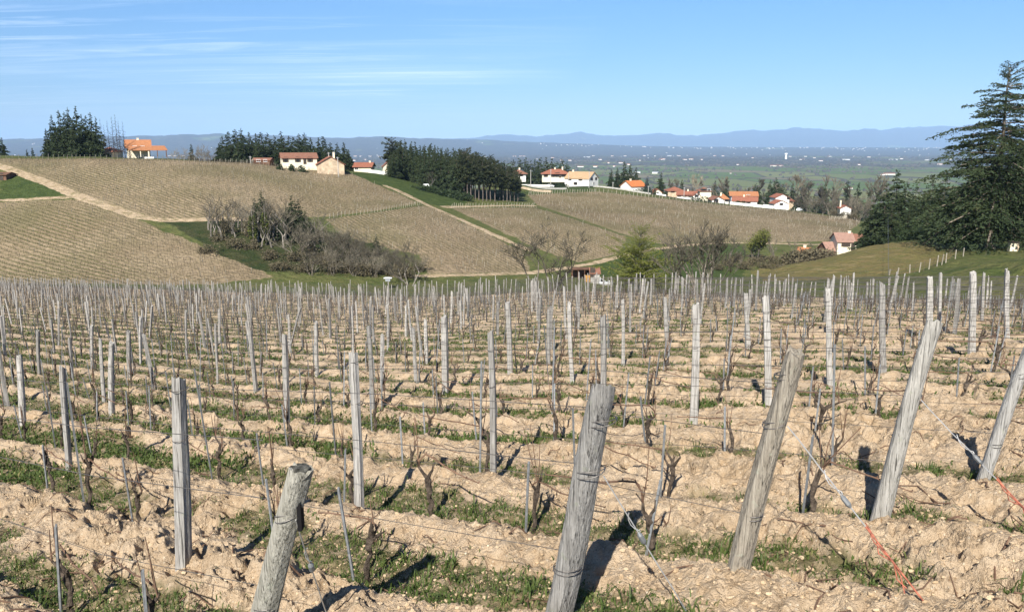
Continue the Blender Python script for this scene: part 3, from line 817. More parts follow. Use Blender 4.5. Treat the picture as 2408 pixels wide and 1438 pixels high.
for q, (_, x, y, k) in enumerate(vine_spots):
    r = random.Random(q * 7 + 3); z = float(_vz[q])
    if len(LP_XY) and np.min(np.hypot(LP_XY[:, 0] - x, LP_XY[:, 1] - y)) < 0.14: x += UX * .22; y += UY * .22
    sc = r.uniform(.72, 1.0); rz = ROWANG + (PI if r.random() < .5 else 0) + r.gauss(0, .12)
    lab = None
    for w, (h, l) in enumerate(vn):
        if w not in used and math.hypot(h[0] - x, h[1] - y) < 0.42: lab = l; used.add(w); break
    if lab is None:
        dz = 'closest' if y < 9 else ('nearer' if y < 14 else 'middle')
        lab = f'pruned bare grapevine in the {dz} rows, {zone(x, y)} part of the slope'
    if q < 300:
        if q < 170:
            t = thing('grapevine', lab, 'grapevine', (x, y, z), rz, 'pruned grapevines of the near vineyard', sc)
            link('trunk', VV[q % NV][0], t); link('cane', VV[(q * 3 + 1) % NV][1] if False else VV[q % NV][1], t)
        else:
            o = link('grapevine', vl_me[q % 8]); o.location = (x, y, z); o.rotation_euler = (0, 0, rz); o.scale = (sc,) * 3
            tag(o, lab, 'grapevine', 'pruned grapevines of the near vineyard')
    else:
        src = VLM[q % 8]; V = np.concatenate(src.v) * sc; c_, s_ = math.cos(rz), math.sin(rz)
        V = np.c_[V[:, 0] * c_ - V[:, 1] * s_, V[:, 0] * s_ + V[:, 1] * c_, V[:, 2]] + [x, y, z]
        for kk, fl in src.f.items():
            for f_ in fl: rest_v.f.setdefault(kk, []).append(f_ + rest_v.n)
        rest_v.v.append(V); rest_v.a.append(np.full(len(V), 0.5)); rest_v.n += len(V)
    if r.random() < 0.93:
        h = r.uniform(.48, .72) if r.random() < .85 else r.uniform(.9, 1.2)
        x2, y2 = x + r.uniform(-.07, -.02), y - r.uniform(.0, .05); lx, ly = r.gauss(0.0, .04), r.gauss(-.06, .05)
        if nstk < 300:
            o = link('vine_stake', sk_me); o.location = (x2, y2, z); o.rotation_euler = (lx, ly, r.uniform(0, 3)); o.scale = (1, 1, h)
            if lab.startswith('pruned'): dz = 'closest' if y < 9 else ('nearer' if y < 14 else 'middle'); sl_ = f'thin metal stake beside a vine in the {dz} rows, {zone(x, y)} part of the slope'
            else: sl_ = 'thin metal stake of the ' + lab.split(',')[0].replace('with a long cane on the wire', 'with the long cane')
            tag(o, ' '.join(sl_.split()[:16]), 'stake', 'thin metal vine stakes'); nstk += 1
        else:
            V, F, _c = tube([(x2, y2, z - .1), (x2 + ly * h, y2 - lx * h, z + h)], 0.011, 3); rest_s.add(V, F)
tag(rest_v.build('far_grapevines', M_BARK), 'mass of bare vines on the far part of the near slope', 'grapevines', None, 'stuff')
tag(rest_s.build('far_vine_stakes', M_STAKE), 'mass of thin stakes on the far part of the near slope', 'stakes', None, 'stuff')

# ---- trellis wires, each one an object
WLAB = ['lowest', 'middle', 'top']
for k in range(NROW):
    a0, a1 = row_start(k), row_end(k)
    for lv, hh in enumerate((0.40, 0.86, 1.15)):
        if k > 28 and lv == 0: continue
        A = np.arange(a0, a1, 1.2 if k < 8 else 2.5); pts = []
        rr = np.random.default_rng(k * 10 + lv)
        xs, ys = [], []
        for a in A:
            x, y = row_xy(k, a)
            if y < 1.2 or abs(x / y) > 0.95: continue
            xs.append(x); ys.append(y)
        if len(xs) < 3: continue
        xs = np.array(xs); ys = np.array(ys)
        zs = ground(xs, ys) + hh + rr.normal(0, .008, len(xs)) + 0.02 * vnoise(xs * .4, ys * .4, k)
        if k < 5:  # start at the leaning end post
            B = E_BASE[k]; f = hh / 1.3; xs[0] = B[0] - UX * .22 * f; ys[0] = B[1] - UY * .22 * f
        mb = MB(); mb.tube(np.c_[xs, ys, zs], 0.0021 if k < 6 else 0.0026, 4, False); o = mb.build('trellis_wire', M_WIRE)
        if k < 5:
            nme = ['mossy topped', 'split topped', 'thick round', 'slender curved', 'right border'][k]
            lab = f'{WLAB[lv]} trellis wire of the row held by the {nme} leaning post'
        else:
            dz = 'nearer' if k < 12 else ('middle' if k < 24 else 'farther')
            lab = f'{WLAB[lv]} trellis wire strung through one of the {dz} vine rows'
        tag(o, lab, 'wire', 'trellis wires of the near vineyard')

# ---- grass and weeds between the rows
def blades(cnt, ymin, ymax, hmin, hmax, seed, thr=0.35, per=7, wmin=0.004, curl=1.0, use_mask=True, spread=0.05, bias=0):
    r = np.random.default_rng(seed)
    s = r.uniform(-0.80, 0.80, cnt); Y = ymin * np.exp(r.uniform(0, 1, cnt) * math.log(ymax / ymin)); X = s * Y
    if use_mask:
        m = grass_mask(X, Y); keep = r.random(cnt) * .9 < m - thr * .3; keep &= m > thr
    else: keep = fbm(X, Y, 0.8, 2, seed) > bias
    n_ = X * NX + Y * NY; keep &= (n_ < NEDGE) ; X, Y = X[keep], Y[keep]
    X = np.repeat(X, per); Y = np.repeat(Y, per); k = len(X)
    tz = r.uniform(0.6, 1.2, k // per).repeat(per)
    X = X + r.normal(0, spread, k) ; Y = Y + r.normal(0, spread, k)
    Z = soil_z(X, Y) - 0.006
    h = r.uniform(hmin, hmax, k) * tz; az = r.uniform(0, 2 * PI, k); ln = r.uniform(.15, 1.0, k) * curl
    w = np.maximum(r.uniform(wmin, wmin * 2.0, k), Y * 0.00055)
    dx, dy = np.cos(az), np.sin(az); px, py = -dy * w, dx * w
    mx = X + dx * h * ln * .35; my = Y + dy * h * ln * .35; mz = Z + h * .65
    tx = X + dx * h * ln; ty = Y + dy * h * ln; tz2 = Z + h * (1 - .45 * ln * ln * .8)
    V = np.stack([np.c_[X - px, Y - py, Z], np.c_[X + px, Y + py, Z], np.c_[mx + px * .8, my + py * .8, mz], np.c_[mx - px * .8, my - py * .8, mz], np.c_[tx, ty, tz2]], 1).reshape(-1, 3)
    i = np.arange(k) * 5
    tone = np.repeat(r.random(k // per).repeat(per) * .7 + r.random(k) * .3, 5)
    return V, np.stack([i, i + 1, i + 2, i + 3], -1), np.stack([i + 3, i + 2, i + 4], -1), tone

def leafy(name, c1, c2, c3, trans=0.25, rough=0.6, at='tone'):
    m, nt, b = nm(name); n = N(nt); a = n.attr(at)
    c = n.mix(n.ramp(a, 0.0, 0.6), c1, c2); c = n.mix(n.ramp(a, 0.78, 1.0), c, c3)
    n.ln(c, b.inputs['Base Color']); b.inputs['Roughness'].default_value = rough; b.inputs['Specular IOR Level'].default_value = 0.25
    b.inputs['Subsurface Weight'].default_value = 0.0
    if trans:
        t = n.new('ShaderNodeBsdfTranslucent'); n.ln(c, t.inputs['Color']); x = n.new('ShaderNodeMixShader'); x.inputs[0].default_value = trans
        n.ln(b.outputs[0], x.inputs[1]); n.ln(t.outputs[0], x.inputs[2]); n.ln(x.outputs[0], nt.nodes['Material Output'].inputs['Surface'])
    return m
M_GRASS = leafy('grass_blades', (0.045, 0.075, 0.016), (0.090, 0.125, 0.030), (0.27, 0.22, 0.10))
GV, GQ, GT, GA = [], [], [], []; off = 0
for args in ((12000, 2.0, 9, .02, .060, 1, .35, 8, .0024, 1.5, True, .06), (1500, 2.0, 9, .05, .12, 2, .62, 10, .003, 1.4, True, .03), (30000, 8, 24, .03, .085, 3, .30, 5, .006, 1.3, True, .08),
             (38000, 20, 75, .05, .10, 4, .25, 3, .012, .9, True, .12), (3200, 2.0, 12, .012, .045, 5, .3, 7, .0055, 1.6, True, .05)):
    V, Q, T, A = blades(*args); GV.append(V); GQ.append(Q + off); GT.append(T + off); GA.append(A); off += len(V)
tag(mk('grass', np.concatenate(GV), [np.concatenate(GQ), np.concatenate(GT)], M_GRASS, None, False, {'tone': np.concatenate(GA)}), 'green grass and weeds growing in strips along the vine rows', 'grass', None, 'stuff')

# ---- stones and loose clods, pruned twigs on the soil
def scatter_lumps(cnt, ymax, smin, smax, seed):
    r = np.random.default_rng(seed)
    s = r.uniform(-.8, .8, cnt); Y = 2.0 * np.exp(r.uniform(0, 1, cnt) * math.log(ymax / 2.0)); X = s * Y
    Z = soil_z(X, Y); sz = smin * (smax / smin) ** (r.random(cnt) ** 2.2)
    base = np.array([(1,0,0),(-1,0,0),(0,1,0),(0,-1,0),(0,0,1),(0,0,-1)], float)
    tri = np.array([(0,2,4),(2,1,4),(1,3,4),(3,0,4),(2,0,5),(1,2,5),(3,1,5),(0,3,5)])
    # one subdivision of an octahedron
    vs = base.tolist(); cache = {}; fs = []
    def mid(a, b):
        k = (min(a, b), max(a, b))
        if k not in cache:
            v = (np.array(vs[a]) + np.array(vs[b])); v /= np.linalg.norm(v); vs.append(v.tolist()); cache[k] = len(vs) - 1
        return cache[k]
    for a, b, c in tri:
        ab, bc, ca = mid(a, b), mid(b, c), mid(c, a); fs += [(a, ab, ca), (b, bc, ab), (c, ca, bc), (ab, bc, ca)]
    U = np.array(vs); F = np.array(fs)
    rad = r.uniform(.7, 1.2, (cnt, len(U))) * sz[:, None]
    ax = r.uniform(.7, 1.3, (cnt, 1, 3)); ax[..., 2] *= .7
    V = U[None] * rad[..., None] * ax + np.stack([X, Y, Z + sz * .25], -1)[:, None, :]
    F = F[None] + (np.arange(cnt) * len(U))[:, None, None]
    return V.reshape(-1, 3), F.reshape(-1, 3), np.repeat(r.random(cnt), len(U))
m_clod, nt, b = nm('loose_clods'); n = N(nt)
c = n.mix(n.ramp(n.attr('tone'), 0, .75), (0.40, 0.285, 0.170), (0.52, 0.395, 0.255)); c = n.mix(n.math('GREATER_THAN', n.attr('tone'), 0.994), c, (0.64, 0.54, 0.39))
n.ln(c, b.inputs['Base Color']); b.inputs['Roughness'].default_value = .95; b.inputs['Specular IOR Level'].default_value = .1; n.bump(n.noise(120, 3, n.pos()), .8, .01, b)
V, F, A = scatter_lumps(30000, 18, .0035, .017, 77)
tag(mk('loose_clods', V, F, m_clod, None, False, {'tone': A}), 'loose crumbs and clods of pale sandy earth', 'earth', None, 'stuff')
tw = MB(); r = random.Random(99)
for q in range(420):
    s_ = r.uniform(-.75, .75); y = 2.2 * math.exp(r.random() * math.log(8)); x = s_ * y; a = r.uniform(0, PI); L = r.uniform(.08, .38); P = []
    for e in range(5):
        xx = x + math.cos(a) * L * e / 4; yy = y + math.sin(a) * L * e / 4; a += r.gauss(0, .22); P.append((xx, yy))
    P = np.array(P); zz = soil_z(P[:, 0], P[:, 1]) + .008 + np.abs(RNG.normal(0, .012, 5))
    tw.tube(np.c_[P, zz], np.linspace(.0055, .0028, 5), 5)
tag(tw.build('pruned_twigs', M_CANE), 'brown pruned twigs lying scattered on the soil', 'twigs', None, 'stuff')
# ================================================================== TREES
M_CONIF = leafy('conifer_needles', (0.016, 0.028, 0.011), (0.040, 0.058, 0.022), (0.075, 0.080, 0.032), 0.10, 0.7)
M_PINE = leafy('pine_needles', (0.016, 0.026, 0.011), (0.040, 0.050, 0.020), (0.072, 0.068, 0.028), 0.10, 0.7)
M_BLUEFIR = leafy('blue_grey_needles', (0.035, 0.052, 0.050), (0.062, 0.082, 0.076), (0.09, 0.105, 0.09), 0.10, 0.7)
M_SPRING = leafy('young_spring_leaves', (0.125, 0.150, 0.028), (0.20, 0.215, 0.046), (0.26, 0.25, 0.07), 0.42, 0.6)
M_IVY = leafy('ivy_leaves', (0.045, 0.070, 0.016), (0.11, 0.125, 0.030), (0.16, 0.15, 0.04), 0.2, 0.5)
M_HEDGE = leafy('hedge_leaves', (0.018, 0.032, 0.012), (0.036, 0.056, 0.020), (0.055, 0.070, 0.028), 0.15, 0.6)
M_BRUSH = leafy('dry_brush', (0.070, 0.060, 0.034), (0.125, 0.105, 0.062), (0.18, 0.155, 0.095), 0.1, 0.8)
M_TRUNK = simple('conifer_trunk', (0.115, 0.092, 0.074), 0.95, 0.35, 3, 0.1, objvar=0.2)
M_BIGTR = simple('big_conifer_trunk', (0.20, 0.165, 0.125), .95, .3, 2, .1, objvar=0)
M_PINETR = simple('pine_trunk', (0.19, 0.155, 0.13), .95, .3, 2, .1, objvar=.15)
M_PALE = simple('pale_bark', (0.32, 0.285, 0.24), 0.9, 0.35, 2, 0.15, objvar=0.2)
M_GREYB = simple('grey_bark', (0.21, 0.18, 0.145), 0.9, 0.35, 2, 0.15, objvar=0.2)
M_TWIG = simple('bare_twigs', (0.215, 0.188, 0.138), 0.9, 0.3, 0.6, 0.1, objvar=0.30)
M_DEADW = simple('dead_conifer_wood', (0.075, 0.066, 0.062), 0.9, 0.3, 2, 0.1, objvar=0.2)

def cards(C, D, S, L, W, r, flat=0.5):
    """diamond shaped needle sprays: centre C, direction D, length L, width W"""
    k = len(C); D = D / (np.linalg.norm(D, axis=1, keepdims=True) + 1e-9)
    rnd = r.normal(0, 1, (k, 3)); rnd[:, 2] *= flat
    side = np.cross(D, rnd + S); side /= np.linalg.norm(side, axis=1, keepdims=True) + 1e-9
    up = np.cross(side, D) * (W * 0.25)[:, None]
    L = L[:, None]; W = W[:, None]
    V = np.stack([C - D * L * .45, C + side * W * .5 + up, C + D * L * .55, C - side * W * .5 + up], 1).reshape(-1, 3)
    i = np.arange(k) * 4
    return V, np.stack([i, i + 1, i + 2, i + 3], -1)

def prism(C0, C1, w, w1=None):
    """three-sided sticks from C0 to C1"""
    C0 = np.asarray(C0, float); C1 = np.asarray(C1, float); w = np.asarray(w, float); w1 = w if w1 is None else np.asarray(w1, float)
    k = len(C0); d = C1 - C0; a = np.cross(d, np.array([.3, .9, .2])); a /= np.linalg.norm(a, axis=1, keepdims=True) + 1e-9; b2 = np.cross(d, a); b2 /= np.linalg.norm(b2, axis=1, keepdims=True) + 1e-9
    rings = []
    for C, ww in ((C0, w), (C1, w1)):
        for q in range(3):
            th = q * 2 * PI / 3; rings.append(C + (a * math.cos(th) + b2 * math.sin(th)) * ww[:, None])
    V = np.stack(rings, 1).reshape(-1, 3); i = np.arange(k) * 6
    F = np.concatenate([np.stack([i + q, i + (q + 1) % 3, i + 3 + (q + 1) % 3, i + 3 + q], -1) for q in range(3)])
    return V, F

def conifer(seed, H, R, bare=0.08, whorls=26, per=6, card=0.9, dens=1.0, shape=0.85, droop=0.25, rise=0.15, ragged=0.25, mat=None, tmat=None, trunk_r=None, top_flat=0.0):
    """returns (trunk mesh, crown mesh) data of unit objects"""
    r = np.random.default_rng(seed); rr = random.Random(seed)
    tr = MB(); tr_r = trunk_r or H * 0.013
    zs = np.linspace(-1.0, H * .97, 9); tr.tube(np.c_[r.normal(0, H * .003, 9), r.normal(0, H * .003, 9), zs], np.maximum(tr_r * (1 - .93 * np.clip(zs / H, 0, 1)), .02) * np.where(zs < H * .03, 1.35, 1), 8)
    VC, FC, TC = [], [], []; off = 0; S0, S1, SW = [], [], []; card0 = card
    for w in range(whorls):
        f = bare + (1 - bare) * ((w + rr.random() * .8) / whorls); z = H * f
        zj = H * (1 - bare) / whorls
        g = (1 - f) / (1 - bare); card = card0 * (.34 + .66 * min(1, g * 1.6))
        rad = R * (g ** shape) * (1 - top_flat * 0) 
        if top_flat: rad = R * math.sqrt(max(0.02, 1 - (abs(f - (bare + (1 - bare) * .45)) / ((1 - bare) * .58)) ** 2.2))
        rad = max(rad, R * .05)
        nb = max(3, int(per * (0.6 + 0.6 * g)))
        a0 = rr.random() * 6.28
        for q in range(nb):
            az = a0 + q * 2 * PI / nb + rr.gauss(0, .3); L = rad * (1 + rr.gauss(0, ragged)); 
            if rr.random() < .10: L *= .45
            L = max(L, .25); dr = droop * (0.6 + .8 * g) * rr.uniform(.6, 1.3); ri = rise * rr.uniform(.3, 1.5) + (0.5 if f > .9 else 0)
            zb = z + rr.uniform(-.75, .75) * zj; br_t = np.linspace(0, 1, 4); bp = np.c_[np.cos(az) * L * br_t, np.sin(az) * L * br_t, zb + L * (ri * br_t - dr * br_t ** 2)]
            if L > .6:
                rw = [max(tr_r * .16 * (L / R + .3), .015), max(tr_r * .12 * (L / R), .012), .010]
                for e in range(3): S0.append(bp[e]); S1.append(bp[e + 1]); SW.append(rw[e])
            k = max(3, int(dens * L / card * 5.5))
            t = r.uniform(.12, 1.02, k) ** .75
            lat = r.normal(0, .20, k) * L * (1 - .55 * t); 
            C = np.c_[np.cos(az) * L * t - np.sin(az) * lat, np.sin(az) * L * t + np.cos(az) * lat, zb + L * (ri * t - dr * t * t) + r.normal(-.10 * card, .26 * card, k) - np.abs(lat) * .22]
            D = np.c_[np.cos(az) + r.normal(0, .55, k) - np.sin(az) * np.sign(lat) * .7, np.sin(az) + r.normal(0, .55, k) + np.cos(az) * np.sign(lat) * .7, r.normal(-.28, .45, k)]
            Lc = card * r.uniform(.55, 1.25, k); Wc = Lc * r.uniform(.30, .55, k)
            V, F = cards(C, D, np.array([0, 0, .6]), Lc, Wc, r); VC.append(V); FC.append(F + off); off += len(V)
            tone = np.clip(.25 + .55 * t + r.normal(0, .18, k), 0, 1); TC.append(np.repeat(tone * 0 + np.clip(rr.random() * .55 + r.random(k) * .45, 0, 1), 4))
    tr.add(*prism(S0, S1, SW)); card = card0 * .34
    # leader tuft
    k = 14; C = np.c_[r.normal(0, .12 * card, k), r.normal(0, .12 * card, k), r.uniform(H * .95, H, k)]; D = np.c_[r.normal(0, .4, k), r.normal(0, .4, k), np.ones(k)]
    V, F = cards(C, D, np.zeros(3), np.full(k, card * .7), np.full(k, card * .25), r); VC.append(V); FC.append(F + off); TC.append(np.full(len(V), .5)); off += len(V)
    t_o = tr.build('trunk', tmat or M_TRUNK); c_o = mk('crown', np.concatenate(VC), np.concatenate(FC), mat or M_CONIF, None, False, {'tone': np.concatenate(TC)})
    res = (t_o.data, c_o.data); bpy.data.objects.remove(t_o); bpy.data.objects.remove(c_o)
    return res

def bare_tree(seed, H, spread=0.5, levels=5, stems=1, r0=None, twig_min=0.012, up=0.5, nkid=(2, 4), bark=None, leaf=None, leaf_n=0, leaf_s=.3, low=0.25):
    """branching bare tree: (trunk mesh, crown mesh); leaf adds young leaves"""
    rr = random.Random(seed); r = np.random.default_rng(seed); tr = MB(); cr = MB(); tips = []; S0, S1, W0, W1 = [], [], [], []
    r0 = r0 or H * .018
    def grow(p, d, L, rad, lv):
        n_ = 4; P = [p]; dd = d.copy()
        for q in range(n_):
            wb = .045 if (up > .8 and lv == levels) else .14; dd = dd + np.array([rr.gauss(0, wb), rr.gauss(0, wb), .06 * up]); dd /= np.linalg.norm(dd); P.append(P[-1] + dd * L / n_)
        P = np.array(P); R = np.linspace(rad, rad * .62, n_ + 1)
        R = np.maximum(R, twig_min)
        if lv >= levels - 1: tr.tube(P, R, 6, False)
        elif lv > 2: cr.tube(P, R, 4, False)
        else:
            st_ = 1 if lv > 0 else 2
            for e in range(0, n_, st_): S0.append(P[e]); S1.append(P[e + st_]); W0.append(R[e]); W1.append(R[e + st_])
        if lv <= 1: tips.append(P[-1]); tips.append(P[2])
        if lv == 0: return
        for q in range(rr.randint(*nkid) + (1 if lv <= 2 else 0)):
            f = rr.uniform(.35, 1.0) if q else 1.0; k = min(n_ - 1, int(f * n_)); pp = P[k] + (P[k + 1] - P[k]) * (f * n_ - k) if f < 1 else P[-1]
            az = rr.uniform(0, 6.28); sp = spread * rr.uniform(.5, 1.35)
            ax = np.array([math.cos(az), math.sin(az), 0]); nd = dd * (1 - sp * .45) + ax * sp + np.array([0, 0, up * .18]); nd /= np.linalg.norm(nd)
            grow(pp, nd, L * rr.uniform(.58, .82), rad * (.66 if q else .72) * rr.uniform(.75, 1), lv - 1)
    for s_ in range(stems):
        a = s_ * 2 * PI / stems + rr.gauss(0, .3); ln = 0.0 if stems == 1 else rr.uniform(.2, .62)
        d = np.array([math.cos(a) * ln, math.sin(a) * ln, 1.0]); d /= np.linalg.norm(d)
        grow(np.array([math.cos(a) * .15 * (stems > 1), math.sin(a) * .15 * (stems > 1), -.5]), d, H * (low + .08 if stems == 1 else .36) , r0 * (1 if stems == 1 else rr.uniform(.5, .9)), levels)
    cr.add(*prism(S0, S1, W0, W1))
    zmax = float(np.percentile(np.array(tips)[:, 2], 95)); k = H / zmax
    tr.v = [v * [1, 1, k] for v in tr.v]; cr.v = [v * [1, 1, k] for v in cr.v]
    t_o = tr.build('trunk', bark or M_GREYB); c_o = cr.build('crown', M_TWIG)
    res = [t_o.data, c_o.data]; bpy.data.objects.remove(t_o); bpy.data.objects.remove(c_o)
    if leaf:
        T = np.array(tips) * [1, 1, k]; idx = r.integers(0, len(T), leaf_n); C = T[idx] + r.normal(0, leaf_s * 1.1, (leaf_n, 3))
        V, F = cards(C, r.normal(0, 1, (leaf_n, 3)), np.zeros(3), leaf_s * r.uniform(.6, 1.3, leaf_n), leaf_s * .6 * r.uniform(.6, 1.3, leaf_n), r, 1.0)
        lo = mk('leaves', V, F, leaf, None, False, {'tone': np.repeat(r.random(leaf_n), 4)}); res.append(lo.data); bpy.data.objects.remove(lo)
    return res

def leaf_mass(seed, dims, k, card, mat, name='foliage', lumps=9, ground_flat=True):
    """irregular bushy mass of leaf sprays"""
    r = np.random.default_rng(seed)
    cen = r.uniform(-1, 1, (lumps, 3)) * [.75, .75, .45] + [0, 0, .45]; rad = r.uniform(.40, .62, lumps)
    i = r.integers(0, lumps, k); d = r.normal(0, 1, (k, 3)); d /= np.linalg.norm(d, axis=1, keepdims=True)
    C = cen[i] + d * (rad[i] * r.uniform(.55, 1.05, k))[:, None]; C[:, 2] = np.abs(C[:, 2])
    C *= [dims[0] / 2, dims[1] / 2, dims[2] * .82]
    V, F = cards(C, d + r.normal(0, .6, (k, 3)), np.zeros(3), card * r.uniform(.6, 1.3, k), card * .6 * r.uniform(.6, 1.2, k), r, 1.0)
    return V, F, np.repeat(np.clip(r.random(lumps)[i] * .6 + r.random(k) * .4, 0, 1), 4)

def place_tree(name, var, x, D, ytop, H0, label, group, cat='tree', rz=None, wide=1.0, parts=('trunk', 'crown', 'leaves'), sink=0.2):
    """var: mesh data tuple built at height H0; the top reaches the given photo row"""
    X = sx(x, ytop) * D; z = gz(X, D); h = max(1.2, -tdrop(ytop) * D - z)
    k = h / H0
    t = thing(name, label, cat, (X, D, z - sink), rz if rz is not None else random.uniform(0, 6.28), group, (k * wide, k * wide, k))
    for me, pn in zip(var, parts): link(pn, me, t)
    return t

# ---- kinds
FIR = [conifer(100 + q, 18, 4.0, .03, 26, 6, 1.15, 1.9, .78, .30, .12, .34) for q in range(5)]
PINE = [conifer(120 + q, 16, 2.5, .46, 15, 6, 1.05, 1.7, .9, .15, .30, .40, M_PINE, M_PINETR, .24, top_flat=1) for q in range(5)]
DENSE = [conifer(140 + q, 15, 3.6, .03, 22, 6, 1.2, 1.4, .62, .22, .20, .30) for q in range(4)]
DEAD = [conifer(160 + q, 17, 1.3, .15, 30, 4, .5, .28, .6, .35, .05, .5, M_DEADW, M_DEADW, .13) for q in range(3)]
BLUE = conifer(171, 14, 3.8, .03, 22, 6, 1.2, 1.5, .8, .25, .15, .25, M_BLUEFIR)
MIDF = [conifer(180 + q, 17, 4.6, .04, 30, 7, .85, 1.5, .72, .30, .16, .30) for q in range(4)]      # nearer trees, finer sprays
BIG = conifer(199, 27, 8.3, .10, 62, 6, .56, 2.2, .50, .34, .24, .42, None, M_BIGTR, .62)
SLIM = [bare_tree(200 + q, 12, .34, 4, 1, .25, .020, .9, (2, 3), M_PALE, low=.62) for q in range(4)]
BUSHY = [bare_tree(220 + q, 9, .62, 4, 4, .12, .017, .35, (2, 4), M_GREYB) for q in range(5)]
ROUND = [bare_tree(240 + q, 11, .60, 5, 1, .22, .026, .35, (2, 3), M_GREYB, low=.18) for q in range(3)]
VILL = [bare_tree(260 + q, 11, .55, 5, 1, .22, .035, .45, (2, 4), M_GREYB, low=.2) for q in range(3)]

# ---- left grove and the far left trees
GL = 'conifers of the left hilltop grove'
for q, (x, yt, D) in enumerate([(106,300,284),(120,268,292),(136,257,286),(150,262,280),(158,252,296),(176,247,288),(190,266,281),(200,270,296),(211,263,286),(224,274,282),(128,285,279),(168,280,278)]):
    place_tree('fir_tree', FIR[q % 5], x, D, yt, 18, 'tall dark fir in the dense hilltop clump left of the orange roofed house', GL, wide=.85)
for q, (x, yt, D) in enumerate([(234,277,283),(243,292,279),(251,281,284),(261,272,280),(269,268,283),(277,282,279),(287,284,281)]):
    place_tree('dead_conifer', DEAD[q % 3], x, D, yt, 17, 'thin half dead conifer between the fir clump and the orange roofed house', 'half dead conifers on the hilltop', wide=1.0)
place_tree('fir_tree', FIR[2], 2, 300, 322, 18, 'dark fir cut by the left border on the hilltop', None, wide=1.3)
for x, yt, l in ((62,350,'small dark fir on the left skyline'), (75,346,'second small dark fir on the left skyline, beside the clump'), (449,337,'small lone fir on the skyline between house and pine wood')):
    place_tree('fir_tree', FIR[3], x, 330, yt, 18, l, None)
for x, yt, l in ((470,345,'bare greyish shrub tree right of the lone fir'), (425,352,'low bare bush left of the lone fir'), (498,352,'bare bush at the edge of the fir wood')):
    place_tree('bare_tree', BUSHY[1], x, 325, yt, 9, l, None)
# ---- fir wood behind the farmhouse
GF = 'firs of the wood behind the long farmhouse'
TL2 = [(514,335),(522,318),(535,308),(552,303),(566,301),(585,309),(600,312),(613,309),(628,311),(645,318),(660,307),(678,318),(690,321),(702,313),(715,311),(730,322),(748,322),(760,319),(776,334),(792,335),(808,333),(819,350)]
for q, (x, yt) in enumerate(TL2):
    place_tree('fir_tree', FIR[q % 5], x, 318 + (q * 7) % 22, yt, 18, 'dark fir in the long wood behind the white farmhouse', GF, wide=1.35)
    place_tree('fir_tree', DENSE[q % 4], x + 7, 312 + (q * 5) % 14, yt + 14 + (q * 11) % 12, 15, 'dark fir in the long wood behind the white farmhouse', GF, wide=1.25)
# ---- pine grove in the middle
GP = 'pines of the dense middle grove'
top3 = np.array([(918,345),(926,327),(950,329),(985,338),(1030,337),(1060,345),(1080,342),(1100,355),(1130,361),(1160,370),(1190,385),(1212,398),(1226,420)], float)
bas3 = np.array([(905,414),(960,424),(1000,440),(1050,454),(1100,470),(1160,474),(1226,474)], float)
cnt = 0
for row, (dd, st, add) in enumerate(((1.5, 9.5, 14), (9, 11, 6), (18, 12, 0), (28, 14, 1))):
    x = 916 + row * 3
    while x < 1224:
        D0 = hit(x, float(np.interp(x, bas3[:, 0], bas3[:, 1])), 66)[1]; D0 = min(D0, 316.0 if x < 1000 else 330.0)
        yt = float(np.interp(x, top3[:, 0], top3[:, 1])) + add + RNG.uniform(-3, 12)
        bare_side = x > 1085
        var, H0, nm_ = (PINE[cnt % 5], 16, 'pine_tree') if bare_side else ((FIR[cnt % 5], 18, 'fir_tree') if cnt % 3 else (DENSE[cnt % 4], 15, 'fir_tree'))
        place_tree(nm_, var, x, D0 + dd + RNG.uniform(-2, 2), yt, H0, 'tall bare stemmed pine at the right side of the middle grove' if bare_side else 'dark conifer in the left body of the middle grove', GP if bare_side else 'conifers of the dense middle grove', wide=1.0 if bare_side else .85)
        x += st * RNG.uniform(.8, 1.2); cnt += 1
place_tree('pine_tree', PINE[1], 922, 318, 326, 16, 'tallest open crowned tree at the left end of the middle grove', None, wide=1.5)
place_tree('bare_tree', SLIM[0], 1012, 288, 402, 12, 'bare grey tree standing behind the white caravan', None, wide=1.6)
for q in range(12):
    x = 990 + q * 9; D0 = hit(x, 446 + q * 2.3, 66)[1]
    V, F, A = leaf_mass(300 + q % 3, (5.5, 4, 2.4), 260, .8, M_HEDGE) if q < 3 else (None, None, None)
    if q < 3: o = mk('scrub_bush', V, F, M_HEDGE, None, False, {'tone': A}); scrub = o.data if q == 0 else scrub; sl_ = [o.data] if q == 0 else sl_ + [o.data]
    else: o = link('scrub_bush', sl_[q % 3])
    o.location = (sx(x, 450) * D0, D0, gz(sx(x, 450) * D0, D0) - .3); o.rotation_euler = (0, 0, q * 1.7); o.scale = (1.2, 1, .8 + .1 * (q % 4))
    tag(o, 'dark low scrub bush at the lower edge of the middle grove', 'bush', 'scrub along the middle grove')
# ---- trees behind the upper village
for q, (x, yt) in enumerate([(1208,374),(1222,372),(1236,370),(1248,377),(1258,374),(1270,370),(1284,369),(1298,372),(1310,378),(1322,374),(1333,380),(1340,392)]):
    place_tree('pine_tree', DENSE[q % 4], x, 432 + (q * 7) % 16, yt, 15, 'dark conifer in the row behind the red roofed bungalow', 'conifers behind the red roofed bungalow')
for q, (x, yt, D) in enumerate([(1438,396,425),(1452,392,420),(1468,378,424),(1482,385,428),(1496,391,422),(1476,404,416)]):
    place_tree('fir_tree', FIR[q % 5], x, D, yt, 18, 'dark fir in the clump beside the steep orange roof', 'firs beside the steep orange roof', wide=1.1)
place_tree('blue_fir', BLUE, 1522, 402, 414, 14, 'blue grey fir at the vineyard edge in the village', None, 'tree')
place_tree('fir_tree', FIR[1], 1555, 408, 403, 18, 'dark fir right of the blue grey one', None)
